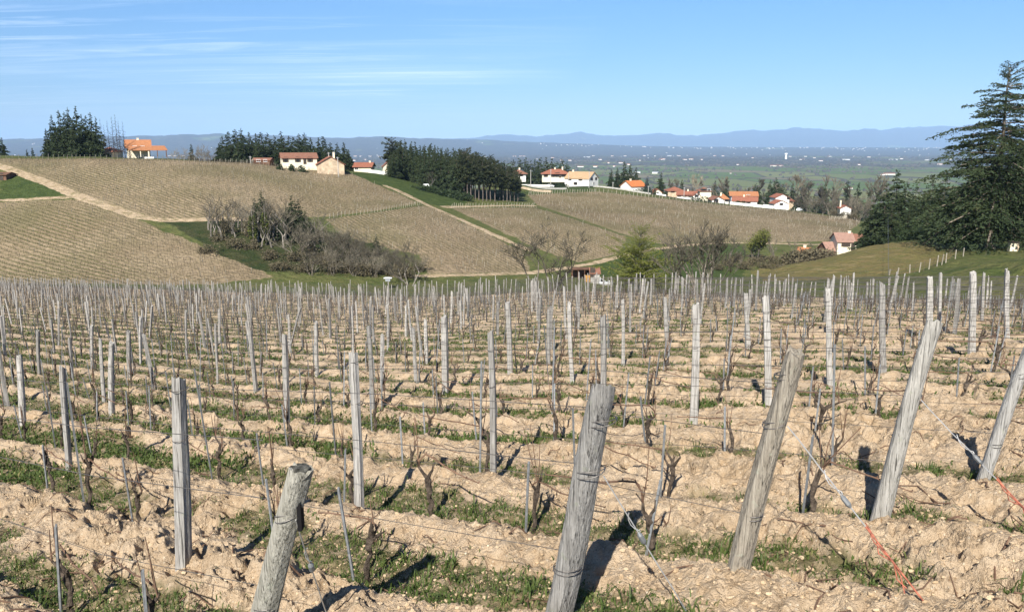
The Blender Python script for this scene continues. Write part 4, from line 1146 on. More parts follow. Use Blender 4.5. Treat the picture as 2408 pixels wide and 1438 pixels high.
for x, yt, D, l in ((1540,440,404,'rounded dark conifer between blue fir and dark fir'), (1778,430,430,'dark pointed conifer above the two storey roof'), (1826,417,446,'dark tall conifer left of the white stepped house'), (1842,432,440,'dark conifer close behind the white stepped house'), (1708,437,428,'dark round conifer behind the white gabled bungalow')):
    place_tree('fir_tree', DENSE[2], x, D, yt, 15, l, None, wide=1.15)
for q, x in enumerate(range(1565, 2050, 13)):
    yt = 424 + 14 * math.sin(q * 1.9) + (q * 37 % 11); D = 455 + (q * 53) % 75
    if q % 2: place_tree('fir_tree', FIR[q % 5], x, D, yt + (q * 17) % 16, 18, 'dark conifer among the bare trees behind the village', 'conifers behind the village')
    else: place_tree('bare_tree', VILL[q % 3], x + RNG.uniform(-4, 4), D, yt, 11, 'bare greyish tree in the belt behind the village', 'bare trees behind the village', wide=1.25)
for q, x in enumerate(range(1870, 2045, 17)):
    place_tree('bare_tree', BUSHY[q % 5], x, 405 + (q * 31) % 30, 462 + (q * 7) % 9, 9, 'bare bushy tree along the lower right edge of the village', 'bare bushy trees right of the village', wide=1.2)
V, F, A = leaf_mass(330, (17, 6, 5.5), 900, 1.0, M_HEDGE, lumps=16)
o = mk('trimmed_hedge', V, F, M_HEDGE, None, False, {'tone': A}); P_ = at(1732, 447, 440); o.location = P_ + [0, 0, .5]; tag(o, 'big rounded dark green hedge behind the village roofs', 'hedge')
# hedges in the village
for q, (x0, x1, y, D, l) in enumerate([(1297,1338,424,402,'clipped dark hedge in front of the red roofed bungalow'), (1480,1535,450,396,'dark hedge below the steep orange roof'), (1622,1668,466,398,'dark hedge before the small two storey house'), (650,668,383,277,'small dark shrub before the farmhouse, left one'), (676,694,385,277,'dark shrub before the farmhouse door'), (700,722,388,279,'dark shrub at the corner of the farmhouse'), (1858,1876,482,398,'dark shrub by the white stepped house'), (1730,1752,484,397,'dark shrub before the red roof annex')]):
    w = (x1 - x0) / FPX * D; V, F, A = leaf_mass(340 + q, (w, 2.4, 2.3), int(120 + w * 22), .7, M_HEDGE, lumps=max(6, int(w)))
    o = mk('hedge', V, F, M_HEDGE, None, False, {'tone': A}); o.location = at((x0 + x1) / 2, y, D) - [0, 0, .2]; tag(o, l, 'hedge')
# ---- right hand group on the grassy hill
GR = 'conifers of the group on the grassy hill'
for q, (x, yt, D) in enumerate([(2050,492,166),(2066,452,168),(2086,430,164),(2112,398,170),(2134,424,166),(2156,434,172),(2174,446,163),(2194,416,168),(2212,424,175),(2226,412,170),(2244,436,163),(2100,470,160),(2140,480,159),(2182,492,157),(2230,470,156)]):
    place_tree('fir_tree', MIDF[q % 4], x, D, yt, 17, 'dark fir in the group left of the huge conifer', GR, wide=1.0)
for q, (x, yt, D) in enumerate([(2306,380,160),(2322,400,150),(2345,372,158),(2412,330,150),(2440,300,142),(2300,440,140),(2335,452,142),(2420,430,136),(2470,350,150)]):
    place_tree('fir_tree', MIDF[q % 4], x, D, yt, 17, 'dark fir crowding behind the trunk of the huge conifer', 'firs behind the huge conifer', wide=1.05)
t = place_tree('giant_conifer', BIG, 2378, 119, 150, 27, 'huge open branched conifer towering at the right border', None, rz=1.0, sink=.1)
# flared foot of the trunk
B_ = at(2378, 583, 119)
for q in range(10):
    x = 2130 + q * 17; D0 = 150 - q * 1.5; V, F, A = leaf_mass(380 + q, (4.6, 3.5, 3.4), 420, .5, M_HEDGE, lumps=10)
    o = mk('evergreen_bush', V, F, M_HEDGE, None, False, {'tone': np.clip(A + .15, 0, 1)}); o.location = at(x, 562, D0) - [0, 0, .4]
    tag(o, 'green leafy bush below the firs on the grassy hill', 'bush', 'bushes below the firs on the hill')
# ---- ravine: slim pale trees, firs, ivy, thicket
GSL = 'slim pale bare trees of the ravine'
for q, (x, yt, D) in enumerate([(484,452,190),(508,470,188),(526,462,192),(541,478,187),(556,474,193),(572,486,189),(498,492,186),(640,470,184),(655,462,186),(668,474,182),(583,470,190),(628,484,181),(735,492,186),(757,500,188),(610,500,178),(492,480,184),(516,486,182),(533,468,195),(549,490,184),(565,470,190),(590,484,186),(603,478,182),(634,500,178),(648,488,186),(662,500,178),(676,490,186),(740,520,178),(722,510,180)]):
    place_tree('slim_tree', SLIM[q % 4], x, D, yt, 12, 'slim pale stemmed bare tree at the upper rim of the ravine', GSL, wide=1.35)
for x, yt, D, v, l in ((613,446,187,0,'tallest dark fir of the ravine'), (597,462,190,1,'dark fir left beside the tallest one of the ravine'), (684,457,186,2,'dense dark fir in the middle of the ravine'), (700,468,188,3,'dark fir right beside the dense one of the ravine'), (716,492,186,0,'low dark fir at the right end of the ravine firs'), (672,486,184,1,'short dark fir in front of the ravine firs'), (604,478,184,3,'dark fir at the left end of the ravine firs'), (628,474,189,2,'dark fir right behind the tallest one of the ravine'), (645,490,190,0,'dark fir between the two tall ravine firs'), (730,512,184,1,'lowest dark fir at the right of the ravine'), (884,549,176,2,'small lone fir standing in the brown thicket')):
    place_tree('fir_tree', MIDF[v], x, D, yt, 17, l, None, wide=1.0 if x > 620 else .75)
place_tree('fir_tree', MIDF[1], 820, 182, 545, 17, 'small dark fir at the upper edge of the thicket', None)
for x, D, y0, y1, l in ((596,180,508,572,'yellow green ivy clad trunk left of the tall ravine fir'), (626,180,500,575,'slender ivy covered trunk right of the tall ravine fir')):
    P_ = at(x, y1, D); h = (tdrop(y1) - tdrop(y0)) * D; zt = -tdrop(y1) * D
    h = -tdrop(y0) * D - P_[2]
    t = thing('ivy_tree', l, 'tree', tuple(P_), 0, None); mb = MB(); mb.tube([(0, 0, -.4), (.1, 0, h * .5), (0, 0, h * 1.25)], [.2, .16, .06], 6); mb.build('trunk', M_PALE, t)
    r_ = np.random.default_rng(int(x)); k = 600; th = r_.uniform(0, 6.28, k); zz = r_.uniform(.05, 1, k) * h; rad = (.35 + .55 * np.sin(zz / h * 3)) * r_.uniform(.5, 1.15, k)
    V, F = cards(np.c_[np.cos(th) * rad, np.sin(th) * rad, zz], np.c_[np.cos(th), np.sin(th), r_.normal(0, .5, k)], np.zeros(3), r_.uniform(.25, .5, k), r_.uniform(.2, .4, k), r_, 1.0)
    mk('ivy', V, F, M_IVY, t, False, {'tone': np.repeat(r_.random(k), 4)})
GT_ = 'bare bushy trees of the brown thicket'
thick = [(700,535,170),(724,528,174),(772,530,172),(796,548,164),(820,545,172),(845,556,168),(868,566,166),(902,580,166),(925,588,164),(730,585,157),(780,588,158),(830,592,158),(880,600,158),(940,600,160),(808,570,162),(850,580,161),(985,600,164)]
for q, (x, yt, D) in enumerate(thick):
    place_tree('bare_bushy_tree', BUSHY[q % 5], x, D, yt, 9, 'bare grey brown bushy tree in the thicket below the ravine', GT_, wide=1.3)
for q in range(26):
    x = 500 + q * 19 + RNG.uniform(-6, 6); D = 178 + RNG.uniform(-8, 10) if q < 7 else 165 + RNG.uniform(-7, 8)
    if q < 4: V, F, A = leaf_mass(420 + q, (4.5, 3.5, 2.4), 620, .42, M_BRUSH, lumps=14); o = mk('shrub', V, F, M_BRUSH, None, False, {'tone': A}); brl = [o.data] if q == 0 else brl + [o.data]
    else: o = link('shrub', brl[q % 4])
    X = sx(x, 600) * D; o.location = (X, D, gz(X, D) - .3); o.rotation_euler = (0, 0, q); o.scale = (1, 1, RNG.uniform(.7, 1.4))
    tag(o, 'low brown brush filling the foot of the thicket' if q >= 7 else 'low brown brush on the dark grass of the ravine', 'brush', 'brush in the ravine thicket' if q >= 7 else 'brush on the ravine grass')
place_tree('bare_tree', bare_tree(301, 8, .62, 5, 3, .17, .016, .3, (2, 3), M_PALE), 962, 152, 575, 8, 'pale forked bare tree right of the thicket', None, wide=1.15)
place_tree('walnut_tree', bare_tree(302, 11, .66, 6, 3, .26, .022, .25, (2, 3), M_GREYB), 1288, 138, 548, 11, 'broad gnarled bare tree behind the posts in the middle', None, wide=1.0)
BIRCH = conifer(303, 12, 3.5, .05, 70, 8, .30, 1.35, .48, .10, .55, .60, M_SPRING, M_PALE, .17)
place_tree('birch_tree', BIRCH, 1507, 118, 533, 12, 'yellow green leafing birch behind the vineyard posts', None, wide=1.0)
place_tree('multi_stem_tree', bare_tree(304, 9, .44, 5, 9, .19, .024, .35, (2, 3), M_GREYB), 1655, 106, 541, 9, 'wide multi stemmed bare tree right of the leafing birch', None, wide=1.05)
place_tree('young_leafing_tree', bare_tree(305, 7, .5, 4, 2, .12, .024, .5, (2, 4), M_GREYB, M_SPRING, 2600, .34), 1782, 216, 545, 7, 'small yellowish leafing tree at the valley track', None, wide=1.3)
for q, (x, yt, D, l) in enumerate([(1718,552,212,'bare tree at the valley track, left of the yellowish one'), (1826,550,216,'bare round tree right of the yellowish one'), (1866,560,220,'bare low tree before the valley field'), (1955,556,232,'bare tree left beside the cream house'), (2034,566,200,'bare leaning tree in front of the cream house'), (1605,556,205,'bare tree on the meadow behind the multi stemmed tree'), (1898,566,226,'bare tree beside the half hidden roof'), (1745,575,206,'low bare shrub tree on the meadow edge')]):
    place_tree('bare_tree', ROUND[q % 3], x, D, yt, 11, l, None, wide=1.15)
for q in range(16):
    x = 1700 + q * 17; D = 200 + (q * 7) % 18; o = link('shrub', brl[q % 4]); X = sx(x, 590) * D
    o.location = (X, D, gz(X, D) - .2); o.rotation_euler = (0, 0, q * 2.1); o.scale = (1, 1, RNG.uniform(.6, 1.1)); tag(o, 'brown brush in the hedge along the valley bottom', 'brush', 'brush along the valley bottom')

for q, (x, D, k_) in enumerate([(1968, 390, 1.2), (1984, 388, 1.0), (2000, 390, 1.3), (2014, 389, 1.1), (1884, 208, 1.6), (1898, 207, 1.9), (1912, 208, 1.8), (1930, 209, 1.9), (1950, 207, 1.7), (1966, 207, 1.3)]):
    X = sx(x, 490) * D; o = link('shrub', brl[q % 4]); o.location = (X, D, gz(X, D) - .3); o.rotation_euler = (0, 0, q * 1.3); o.scale = (k_ * 1.2, k_, k_ * 1.1)
    tag(o, 'brown shrub before the chimneyed white house' if q < 4 else 'brown shrub half hiding the valley cottage', 'shrub', 'shrubs before the chimneyed house' if q < 4 else 'shrubs before the valley cottage')
# ================================================================== VINE ROWS OF THE OPPOSITE HILLSIDE (uncountable: stuff)
vV, vF, pV, pF = [], [], [], []; voff = poff = 0
for fk, (poly, o, d) in FW.items():
    r = np.random.default_rng(ord(fk)); poly = np.array(poly); nx, ny = -d[1], d[0]
    an = (poly - o) @ np.array([nx, ny]); au = (poly - o) @ d
    RS, VS = (1.35, 1.15)
    nn = np.arange(math.floor(an.min() / RS) * RS, an.max(), RS); uu = np.arange(au.min(), au.max(), VS)
    NN, UU = np.meshgrid(nn, uu, indexing='ij'); sh = NN.shape
    UUj = UU + r.normal(0, .12, sh); NNj = NN + r.normal(0, .035, sh)
    X = o[0] + nx * NNj + d[0] * UUj; Y = o[1] + ny * NNj + d[1] * UUj
    keep = inpoly(X, Y, poly) & (np.abs(X / Y) < .72) & (r.random(sh) < (.95 if fk == 'b' else .78))
    for kk, (L, w) in PW.items():
        keep &= dist_line(X, Y, L) > w * .6
    x, y = X[keep], Y[keep]; z = ground(x, y); k = len(x)
    h = r.uniform(.45, .75, k); B0 = np.c_[x, y, z - .05]; T0 = np.c_[x + r.normal(0, .08, k), y + r.normal(0, .08, k), z + h]
    V, F = prism(B0, T0, r.uniform(.022, .036, k)); vV.append(V); vF.append(F + voff); voff += len(V)
    sgn = r.choice([-1, 1], k); E = T0 + np.c_[d[0] * sgn * .8, d[1] * sgn * .8, r.normal(-.05, .06, k)]
    V, F = prism(T0, E, np.full(k, .017)); vV.append(V); vF.append(F + voff); voff += len(V)
    # posts: every fifth place along the row; taller and paler, plus the row-end posts along the upper edge
    pk = keep & (r.random(sh) < .10)
    if fk == 'b': pk &= r.random(sh) < .30
    x, y = X[pk], Y[pk]; z = ground(x, y); k = len(x); h = r.uniform(.95, 1.25, k)
    V, F = prism(np.c_[x, y, z - .05], np.c_[x + r.normal(0, .05, k), y + r.normal(0, .05, k), z + h], r.uniform(.035, .055, k)); pV.append(V); pF.append(F + poff); poff += len(V)
def edge_posts(pix, step, h, w):
    global poff
    L = world_line(pix, 10); seg = np.r_[0, np.cumsum(np.hypot(*np.diff(L, axis=0).T))]; t = np.arange(0, seg[-1], step)
    x = np.interp(t, seg, L[:, 0]); y = np.interp(t, seg, L[:, 1]); z = ground(x, y); k = len(x); r = np.random.default_rng(k)
    V, F = prism(np.c_[x, y, z - .1], np.c_[x + r.normal(.15, .1, k), y, z + h * r.uniform(.85, 1.15, k)], np.full(k, w)); pV.append(V); pF.append(F + poff); poff += len(V)
edge_posts([(0,375),(150,373),(300,376),(420,379),(520,383),(640,389),(720,396),(790,405)], 1.7, 1.5, .07)
edge_posts([(1243,459),(1330,455),(1400,452)], 1.35, 1.7, .11)
edge_posts([(1400,452),(1480,460),(1560,468),(1700,483),(1800,490),(1870,497)], 1.9, 1.7, .10)
edge_posts([(1062,489),(1150,488),(1256,487)], 1.35, 1.5, .09)
edge_posts([(775,513),(880,500),(990,482)], 1.35, 1.3, .07)
edge_posts([(1950,516),(2005,515)], 1.6, 1.5, .08)
M_FV = simple('distant_vine_wood', (0.075, 0.060, 0.042), .95, .3, .2, .1, coord='pos', objvar=0)
M_FP = simple('distant_pale_posts', (0.40, 0.36, 0.28), .85, .2, .2, .2, coord='pos', objvar=0)
tag(mk('hillside_grapevines', np.concatenate(vV), np.concatenate(vF), M_FV), 'countless bare vines in rows on the opposite hillside', 'grapevines', None, 'stuff')
tag(mk('hillside_posts', np.concatenate(pV), np.concatenate(pF), M_FP), 'countless pale posts among the vine rows of the opposite hillside', 'posts', None, 'stuff')

# ================================================================== FAR PLAIN: woods, hedgerows
r = np.random.default_rng(5)
k0 = 26000; s_ = r.uniform(-.72, .72, k0); Y = 620 * np.exp(r.random(k0) * math.log(9000 / 620)); X = s_ * Y
cl = fbm(X, Y, 420, 3, 801) + .3 * fbm(X, Y, 90, 2, 811); hed = np.minimum(np.abs(np.mod(X * .9 + Y * .25 + 60 * fbm(X, Y, 700, 2, 5), 260) - 130), np.abs(np.mod(Y * .8 - X * .2 + 60 * fbm(X, Y, 700, 2, 9), 330) - 165))
keep = (cl > .22 - .10 * sstep(2500, 8000, Y) + .10 * sstep(-.02, .1, s_) * (Y < 4500) * (Y > 1100)) | ((hed < 7) & (r.random(k0) < .9))
X, Y = X[keep], Y[keep]; Z = ground(X, Y); k = len(X)
R = r.uniform(3, 6.5, k) * (1 + sstep(1500, 7000, Y) * 1.6); H = r.uniform(6, 11, k)
U = np.array([(1,0,.25),(.5,.87,.3),(-.5,.87,.2),(-1,0,.3),(-.5,-.87,.25),(.5,-.87,.2),(.6,.2,.75),(-.2,.6,.8),(-.5,-.4,.7),(.2,-.55,.78),(0,0,1.0)])
Fb = np.array([(0,1,6),(1,7,6),(1,2,7),(2,3,7),(3,8,7),(3,4,8),(4,5,8),(5,9,8),(5,0,9),(0,6,9),(6,7,10),(7,8,10),(8,9,10),(9,6,10)])
J = 1 + r.normal(0, .22, (k, len(U), 3)); V = U[None] * J * np.stack([R, R, H], -1)[:, None, :] + np.stack([X, Y, Z - 1], -1)[:, None, :]
F = Fb[None] + (np.arange(k) * len(U))[:, None, None]
M_WOOD = leafy('far_woods', (0.050, 0.046, 0.034), (0.090, 0.078, 0.060), (0.035, 0.050, 0.024), 0, .9)
tag(mk('far_woods', V.reshape(-1, 3), F.reshape(-1, 3), M_WOOD, None, True, {'tone': np.repeat(r.random(k), len(U))}), 'bare woods and hedgerows spread over the distant plain', 'woods', None, 'stuff')
# ================================================================== HOUSES
def tile_mat(name, col):
    m, nt, b = nm(name); n = N(nt); o = n.obj()
    c = n.mix(n.ramp(n.noise(1.6, 4, o), .3, .7), tuple(x * .78 for x in col), tuple(min(1, x * 1.15) for x in col))
    w = n.new('ShaderNodeTexWave', wave_type='BANDS', bands_direction='X'); w.inputs['Scale'].default_value = 1.6; w.inputs['Distortion'].default_value = .6; n.ln(o, w.inputs['Vector'])
    c = n.mix(n.math('MULTIPLY', w.outputs[0], .22), c, tuple(x * .5 for x in col)); n.ln(c, b.inputs['Base Color']); b.inputs['Roughness'].default_value = .85
    return m
T_ORANGE = tile_mat('orange_tiles', (0.40, 0.175, 0.080)); T_RED = tile_mat('red_tiles', (0.29, 0.115, 0.070)); T_BROWN = tile_mat('brown_tiles', (0.24, 0.115, 0.075))
T_TAN = tile_mat('tan_tiles', (0.43, 0.29, 0.165)); T_PINK = tile_mat('pinkish_tiles', (0.33, 0.20, 0.15)); T_BRIGHT = tile_mat('bright_orange_tiles', (0.50, 0.165, 0.055))
W_CREAM = simple('cream_render', (0.74, 0.66, 0.50), .9, .08, .6, .1, objvar=0); W_WHITE = simple('white_render', (0.80, 0.77, 0.70), .9, .06, .6, .1, objvar=0)
W_FAR = simple('far_town_render', (0.56, 0.53, 0.49), .9, .1, .1, .1, coord='pos', objvar=0)
W_STONE = simple('tan_stone_wall', (0.50, 0.39, 0.27), .95, .22, .8, .1, objvar=0); W_GREY = simple('grey_cladding', (0.33, 0.35, 0.37), .8, .15, .8, .2, objvar=0)
W_BROWN = simple('brown_boards', (0.15, 0.085, 0.055), .9, .25, 1, .1, objvar=0); W_CONC = simple('concrete', (0.42, 0.40, 0.36), .9, .15, 1, .1, objvar=0)
M_SHUT = simple('dark_shutter', (0.06, 0.045, 0.035), .6, .2, 2, .3, objvar=0); M_WHITE = simple('white_paint', (0.80, 0.80, 0.78), .5, .04, 2, .4, objvar=0)
m_glass, nt, b = nm('window_glass'); b.inputs['Base Color'].default_value = (.02, .025, .03, 1); b.inputs['Roughness'].default_value = .08; b.inputs['Specular IOR Level'].default_value = .6

def house(label, x0, x1, ybase, yeave, yroof, D, depth, kind='x', yaw=0.0, wall=W_CREAM, tile=T_RED, over=.45, wins=(), chim=(), door=None, group=None, name='house', swins=()):
    """x0..x1 facade in photo pixels; kind x: ridge along the facade, y: gable to the viewer, h: hipped"""
    sc_ = D / FPX * 1.01; Wd = (x1 - x0) * sc_ / max(.35, math.cos(yaw)); X = sx((x0 + x1) / 2, ybase) * D
    zb = -tdrop(ybase) * D; h = (tdrop(ybase) - tdrop(yeave)) * D; rh = (tdrop(yeave) - tdrop(yroof)) * D
    t = thing(name, label, 'house' if name in ('house', 'farmhouse', 'bungalow') else name.split('_')[-1], (X, D + depth / 2, zb), yaw, group)
    w2, d2 = Wd / 2, depth / 2; sk = -2.2
    if kind == 'x':
        V = [(-w2, -d2, sk), (w2, -d2, sk), (w2, d2, sk), (-w2, d2, sk), (-w2, -d2, h), (w2, -d2, h), (w2, d2, h), (-w2, d2, h), (-w2, 0, h + rh), (w2, 0, h + rh)]
        F4 = [(0, 1, 5, 4), (2, 3, 7, 6)]; F5 = [(1, 2, 6, 9, 5), (3, 0, 4, 8, 7)]
        R = [((-w2 - over, -d2 - over, h - over * rh / d2), (w2 + over, -d2 - over, h - over * rh / d2), (w2 + over, 0, h + rh), (-w2 - over, 0, h + rh)),
             ((-w2 - over, 0, h + rh), (w2 + over, 0, h + rh), (w2 + over, d2 + over, h - over * rh / d2), (-w2 - over, d2 + over, h - over * rh / d2))]
    elif kind == 'y':
        V = [(-w2, -d2, sk), (w2, -d2, sk), (w2, d2, sk), (-w2, d2, sk), (-w2, -d2, h), (w2, -d2, h), (w2, d2, h), (-w2, d2, h), (0, -d2, h + rh), (0, d2, h + rh)]
        F4 = [(1, 2, 6, 5), (3, 0, 4, 7)]; F5 = [(0, 1, 5, 8, 4), (2, 3, 7, 9, 6)]
        R = [((-w2 - over, -d2 - over, h - over * rh / w2), (0, -d2 - over, h + rh), (0, d2 + over, h + rh), (-w2 - over, d2 + over, h - over * rh / w2)),
             ((0, -d2 - over, h + rh), (w2 + over, -d2 - over, h - over * rh / w2), (w2 + over, d2 + over, h - over * rh / w2), (0, d2 + over, h + rh))]
    else:
        V = [(-w2, -d2, sk), (w2, -d2, sk), (w2, d2, sk), (-w2, d2, sk), (-w2, -d2, h), (w2, -d2, h), (w2, d2, h), (-w2, d2, h)]
        F4 = [(0, 1, 5, 4), (2, 3, 7, 6), (1, 2, 6, 5), (3, 0, 4, 7)]; F5 = []
        e = h - .15; rl = max(0.2, w2 - d2 * .95); a, b_, c, d = (-w2 - over, -d2 - over, e), (w2 + over, -d2 - over, e), (w2 + over, d2 + over, e), (-w2 - over, d2 + over, e); p, q = (-rl, 0, h + rh), (rl, 0, h + rh)
        R = [(a, b_, q, p), (c, d, p, q), (b_, c, q), (d, a, p)]
    mk('wall', V, [f for f in (F4, F5) if f], wall, t)
    rb = MB(); th = .16
    for f in R:
        P = np.array(f); Pl = P - [0, 0, th]; m = len(P)
        rb.add(np.r_[P, Pl], [tuple(range(m))]); 
        rb.f[m].append(np.array([tuple(range(2 * m - 1, m - 1, -1))]) + rb.n - 2 * m)
        sd = np.array([(q, (q + 1) % m, m + (q + 1) % m, m + q) for q in range(m)])[:, ::-1] + rb.n - 2 * m
        rb.f.setdefault(4, []).append(sd)
    ro = rb.build('roof', tile, t)
    for cx, ch in chim:
        cm = MB(); zc = h + rh * (1 - min(.8, abs(0))) ; cm.box((cx * w2, 0, h + rh + ch / 2 - .6), (.7, .6, ch + 1.0)); cm.box((cx * w2, 0, h + rh + ch - .02), (.86, .76, .16)); cm.build('chimney', W_CREAM, ro)
    def win(cx, z0, ww, wh, shut, face):
        fr = MB(); pa = MB()
        def put(mb, u, v, du, dv, dep, off):
            if face == 'f': mb.box((u, -d2 - off, v), (du, dep, dv))
            elif face == 'r': mb.box((w2 + off, u, v), (dep, du, dv))
            else: mb.box((-w2 - off, u, v), (dep, du, dv))
        zc = z0 + wh / 2
        put(fr, cx - ww / 2 - .05, zc, .12, wh + .2, .12, .03); put(fr, cx + ww / 2 + .05, zc, .12, wh + .2, .12, .03); put(fr, cx, z0 - .05, ww - .02, .1, .14, .04); put(fr, cx, z0 + wh + .05, ww - .02, .1, .12, .03); put(fr, cx, zc, .06, wh - .02, .08, .03)
        o = fr.build('window', M_WHITE if not shut else M_SHUT, t); put(pa, cx, zc, ww, wh, .04, .012); pa.build('pane', m_glass if shut != 2 else M_SHUT, o)
        if shut:
            for sgn in (-1, 1):
                sm = MB(); put(sm, cx + sgn * (ww * .5 + .36), zc, .48, wh + .1, .06, .045); sm.build('shutter', M_SHUT, t)
    for (cx, z0, ww, wh, shut) in wins: win(cx * w2, z0, ww, wh, shut, 'f')
    for (cx, z0, ww, wh, shut, face) in swins: win(cx * d2, z0, ww, wh, shut, face)
    if door is not None:
        dm = MB(); dm.box((door * w2, -d2 - .03, 1.05), (1.05, .10, 2.1)); do = dm.build('door', M_SHUT, t); hm = MB(); hm.box((door * w2 + .38, -d2 - .11, 1.0), (.06, .06, .2)); hm.build('handle', M_STAKE, do)
    return t, (Wd, h, rh)

# left hilltop villa: main block, long porch
t, (Wd, h, rh) = house('hilltop house with two stepped orange roofs and a pillared porch', 291, 336, 368, 346, 328, 288, 9, 'x', math.radians(24), W_CREAM, T_ORANGE, .6, ((-.3, 2.9, 1.2, .7, 0), (.35, 2.9, 1.2, .7, 0)), ((.0, .5),), None, None, 'house', ((0, 1.0, 1, 1.2, 1, 'l'),))
pb = MB(); P = np.array([(-3.2, -8.6, 2.25), (9.4, -8.6, 2.25), (8.6, -3.4, 3.75), (-3.0, -4.2, 3.75)]); pb.add(np.r_[P, P - [0, 0, .18]], [(0, 1, 2, 3), (7, 6, 5, 4), (1, 0, 4, 5), (2, 1, 5, 6), (3, 2, 6, 7), (0, 3, 7, 4)]); pb.build('porch_roof', T_ORANGE, t)
for x in (-2.8, .6, 3.2, 6.0, 8.9):
    c = MB(); c.box((x, -8.2, 1.0), (.42 if x == 3.2 else .28, .34, 2.3)); c.build('porch_pillar', W_CREAM if x in (3.2, .6) else W_BROWN, t)
house('low red roofed garage half hidden by the dead conifers', 230, 264, 366, 355, 346, 292, 8, 'h', 0, W_CREAM, T_RED, .5, (), (), -.1, None, 'garage')
# farmhouse complex
house('long white farmhouse with brown red roof and dark shutters', 659, 732, 386, 370, 359, 289, 8, 'x', math.radians(20), W_CREAM, T_BROWN, .5, ((-.8, .8, .8, 1.6, 1), (-.1, .8, .8, 1.6, 1), (.6, .8, .8, 1.6, 1)), (), .3, None, 'farmhouse', ((0, 1.5, .7, .9, 1, 'l'),))
house('small wing with a red hip roof behind the farmhouse and the barn', 700, 728, 378, 371, 362, 300, 7, 'h', 0, W_CREAM, T_RED, .5, (), ())
house('broad tan gabled barn with a long red roof slope', 735, 794, 399, 385, 367, 281, 16, 'y', math.radians(14), W_STONE, T_RED, .5, (), ((.3, 1.2),), None, None, 'barn')
house('low long red brown outbuilding left of the farmhouse', 594, 634, 382, 376, 371, 292, 5, 'x', 0, W_BROWN, T_BROWN, .3, ((-.3, .3, 1.3, .7, 0), (.5, .3, 1.1, .7, 0)), (), None, None, 'outbuilding')
house('low red roofed house with a white front below the fir wood', 833, 872, 402, 391, 382, 312, 8, 'x', 0, W_CREAM, T_RED, .6, ((-.7, .5, 1.2, 1.0, 0),), ((.7, .5),))
house('red roofed gable house hidden behind the left end of the pine grove', 897, 924, 400, 390, 377, 326, 8, 'y', .2, W_CREAM, T_BROWN, .4)
# upper village
house('dark roofed bungalow with white walls beside the pine trunks', 1204, 1236, 417, 408, 399, 410, 9, 'h', 0, W_WHITE, T_BROWN, 1.0, ((-.5, .6, 1.2, 1.3, 1), (.3, .6, 1.2, 1.3, 1)), ((.1, .8),), None, None, 'bungalow')
house('wide cream bungalow with a red hip roof and two chimneys', 1276, 1339, 418, 408, 398, 412, 9, 'h', 0, W_CREAM, T_RED, .7, ((-.75, .5, 1.1, 1.3, 1), (-.2, .5, 1.1, 1.3, 1), (.1, .5, 1.5, 2.0, 1), (.5, .5, 1.0, 1.2, 1), (.78, .5, 1.1, 1.3, 1)), ((-.05, .7), (.5, 1.1)), .3, None, 'bungalow')
house('tall white house with a tan roof and roof windows', 1343, 1396, 436, 419, 404, 398, 10, 'x', math.radians(-33), W_WHITE, T_TAN, .4, ((-.6, 2.4, .9, 1.1, 1), (.3, 2.4, .9, 1.1, 1), (-.1, .3, .9, 1.2, 1)), ((-.7, .8),), None, None, 'house', ((-.4, 2.6, .9, 1.1, 1, 'r'), (.5, 2.6, .9, 1.1, 1, 'r'), (0, .3, 1.6, 1.3, 0, 'r')))
house('house with a steep bright orange roof below the fir clump', 1474, 1510, 442, 437, 425, 404, 9, 'x', math.radians(30), W_WHITE, T_BRIGHT, .5, (), ((-.4, .8),))
house('small white gabled house under the dark fir', 1537, 1556, 458, 451, 444, 404, 8, 'y', 0, W_CREAM, T_RED, .5, ((0, .5, 1, 1, 0),))
house('red flat hip roofed house at the back left of the lower village', 1571, 1608, 455, 448, 440, 424, 9, 'h', 0, W_STONE, T_RED, .6, ((-.4, .6, 1, 1.1, 1), (.3, .6, 1, 1.1, 1)))
house('long white bungalow with a red roof and a gable at its right end', 1598, 1640, 465, 458, 450, 404, 8, 'x', math.radians(-14), W_WHITE, T_RED, .5, ((-.75, .5, 1.1, 1.1, 1), (-.2, .5, 1.1, 1.1, 1), (.3, .5, 1.1, 1.1, 1)), ((.1, .8),))
house('white gabled end of the long red roofed bungalow', 1630, 1646, 465, 459, 453, 400, 6, 'y', 0, W_WHITE, T_RED, .4, ((0, .5, .9, 1, 1),), (), None, None, 'annex')
house('small two storey house with a brown hip roof', 1646, 1672, 462, 449, 441, 420, 9, 'h', 0, W_CREAM, T_BROWN, .5, ((-.6, 3, .9, .9, 1), (-.1, 3, .9, .9, 1), (.55, 2.8, 1.6, 1.1, 0)))
house('low white house with a wide white gable and orange side roof', 1675, 1702, 478, 469, 462, 396, 10, 'y', 0, W_WHITE, T_BROWN, .5, ((-.35, .3, 1.2, 1.8, 1),))
house('orange roofed wing at the right of the wide white gable', 1696, 1713, 476, 467, 457, 398, 8, 'h', 0, W_WHITE, T_ORANGE, .4, ((.5, .5, .9, 1.2, 1),), ((-.6, .6),), None, None, 'annex')
house('large grey fronted house with a broad orange roof', 1724, 1782, 477, 459, 451, 410, 10, 'x', math.radians(-10), W_GREY, T_ORANGE, .8, ((.3, 3, 1.6, 1.1, 0),))
house('low white wing with a red roof in front of the grey house', 1731, 1783, 481, 472, 463, 398, 8, 'x', math.radians(-18), W_WHITE, T_RED, .5, ((-.5, .5, 1, 1.1, 1), (-.1, .5, 1, 1.1, 1), (.3, .5, 1, 1.1, 1)), ((-.1, .8),), None, None, 'annex')
house('tall white house with a gable and red roof at the right of the village', 1823, 1855, 483, 464, 456, 402, 9, 'y', 0, W_WHITE, T_RED, .4, ((.9, 3.0, .8, 1.2, 1),))
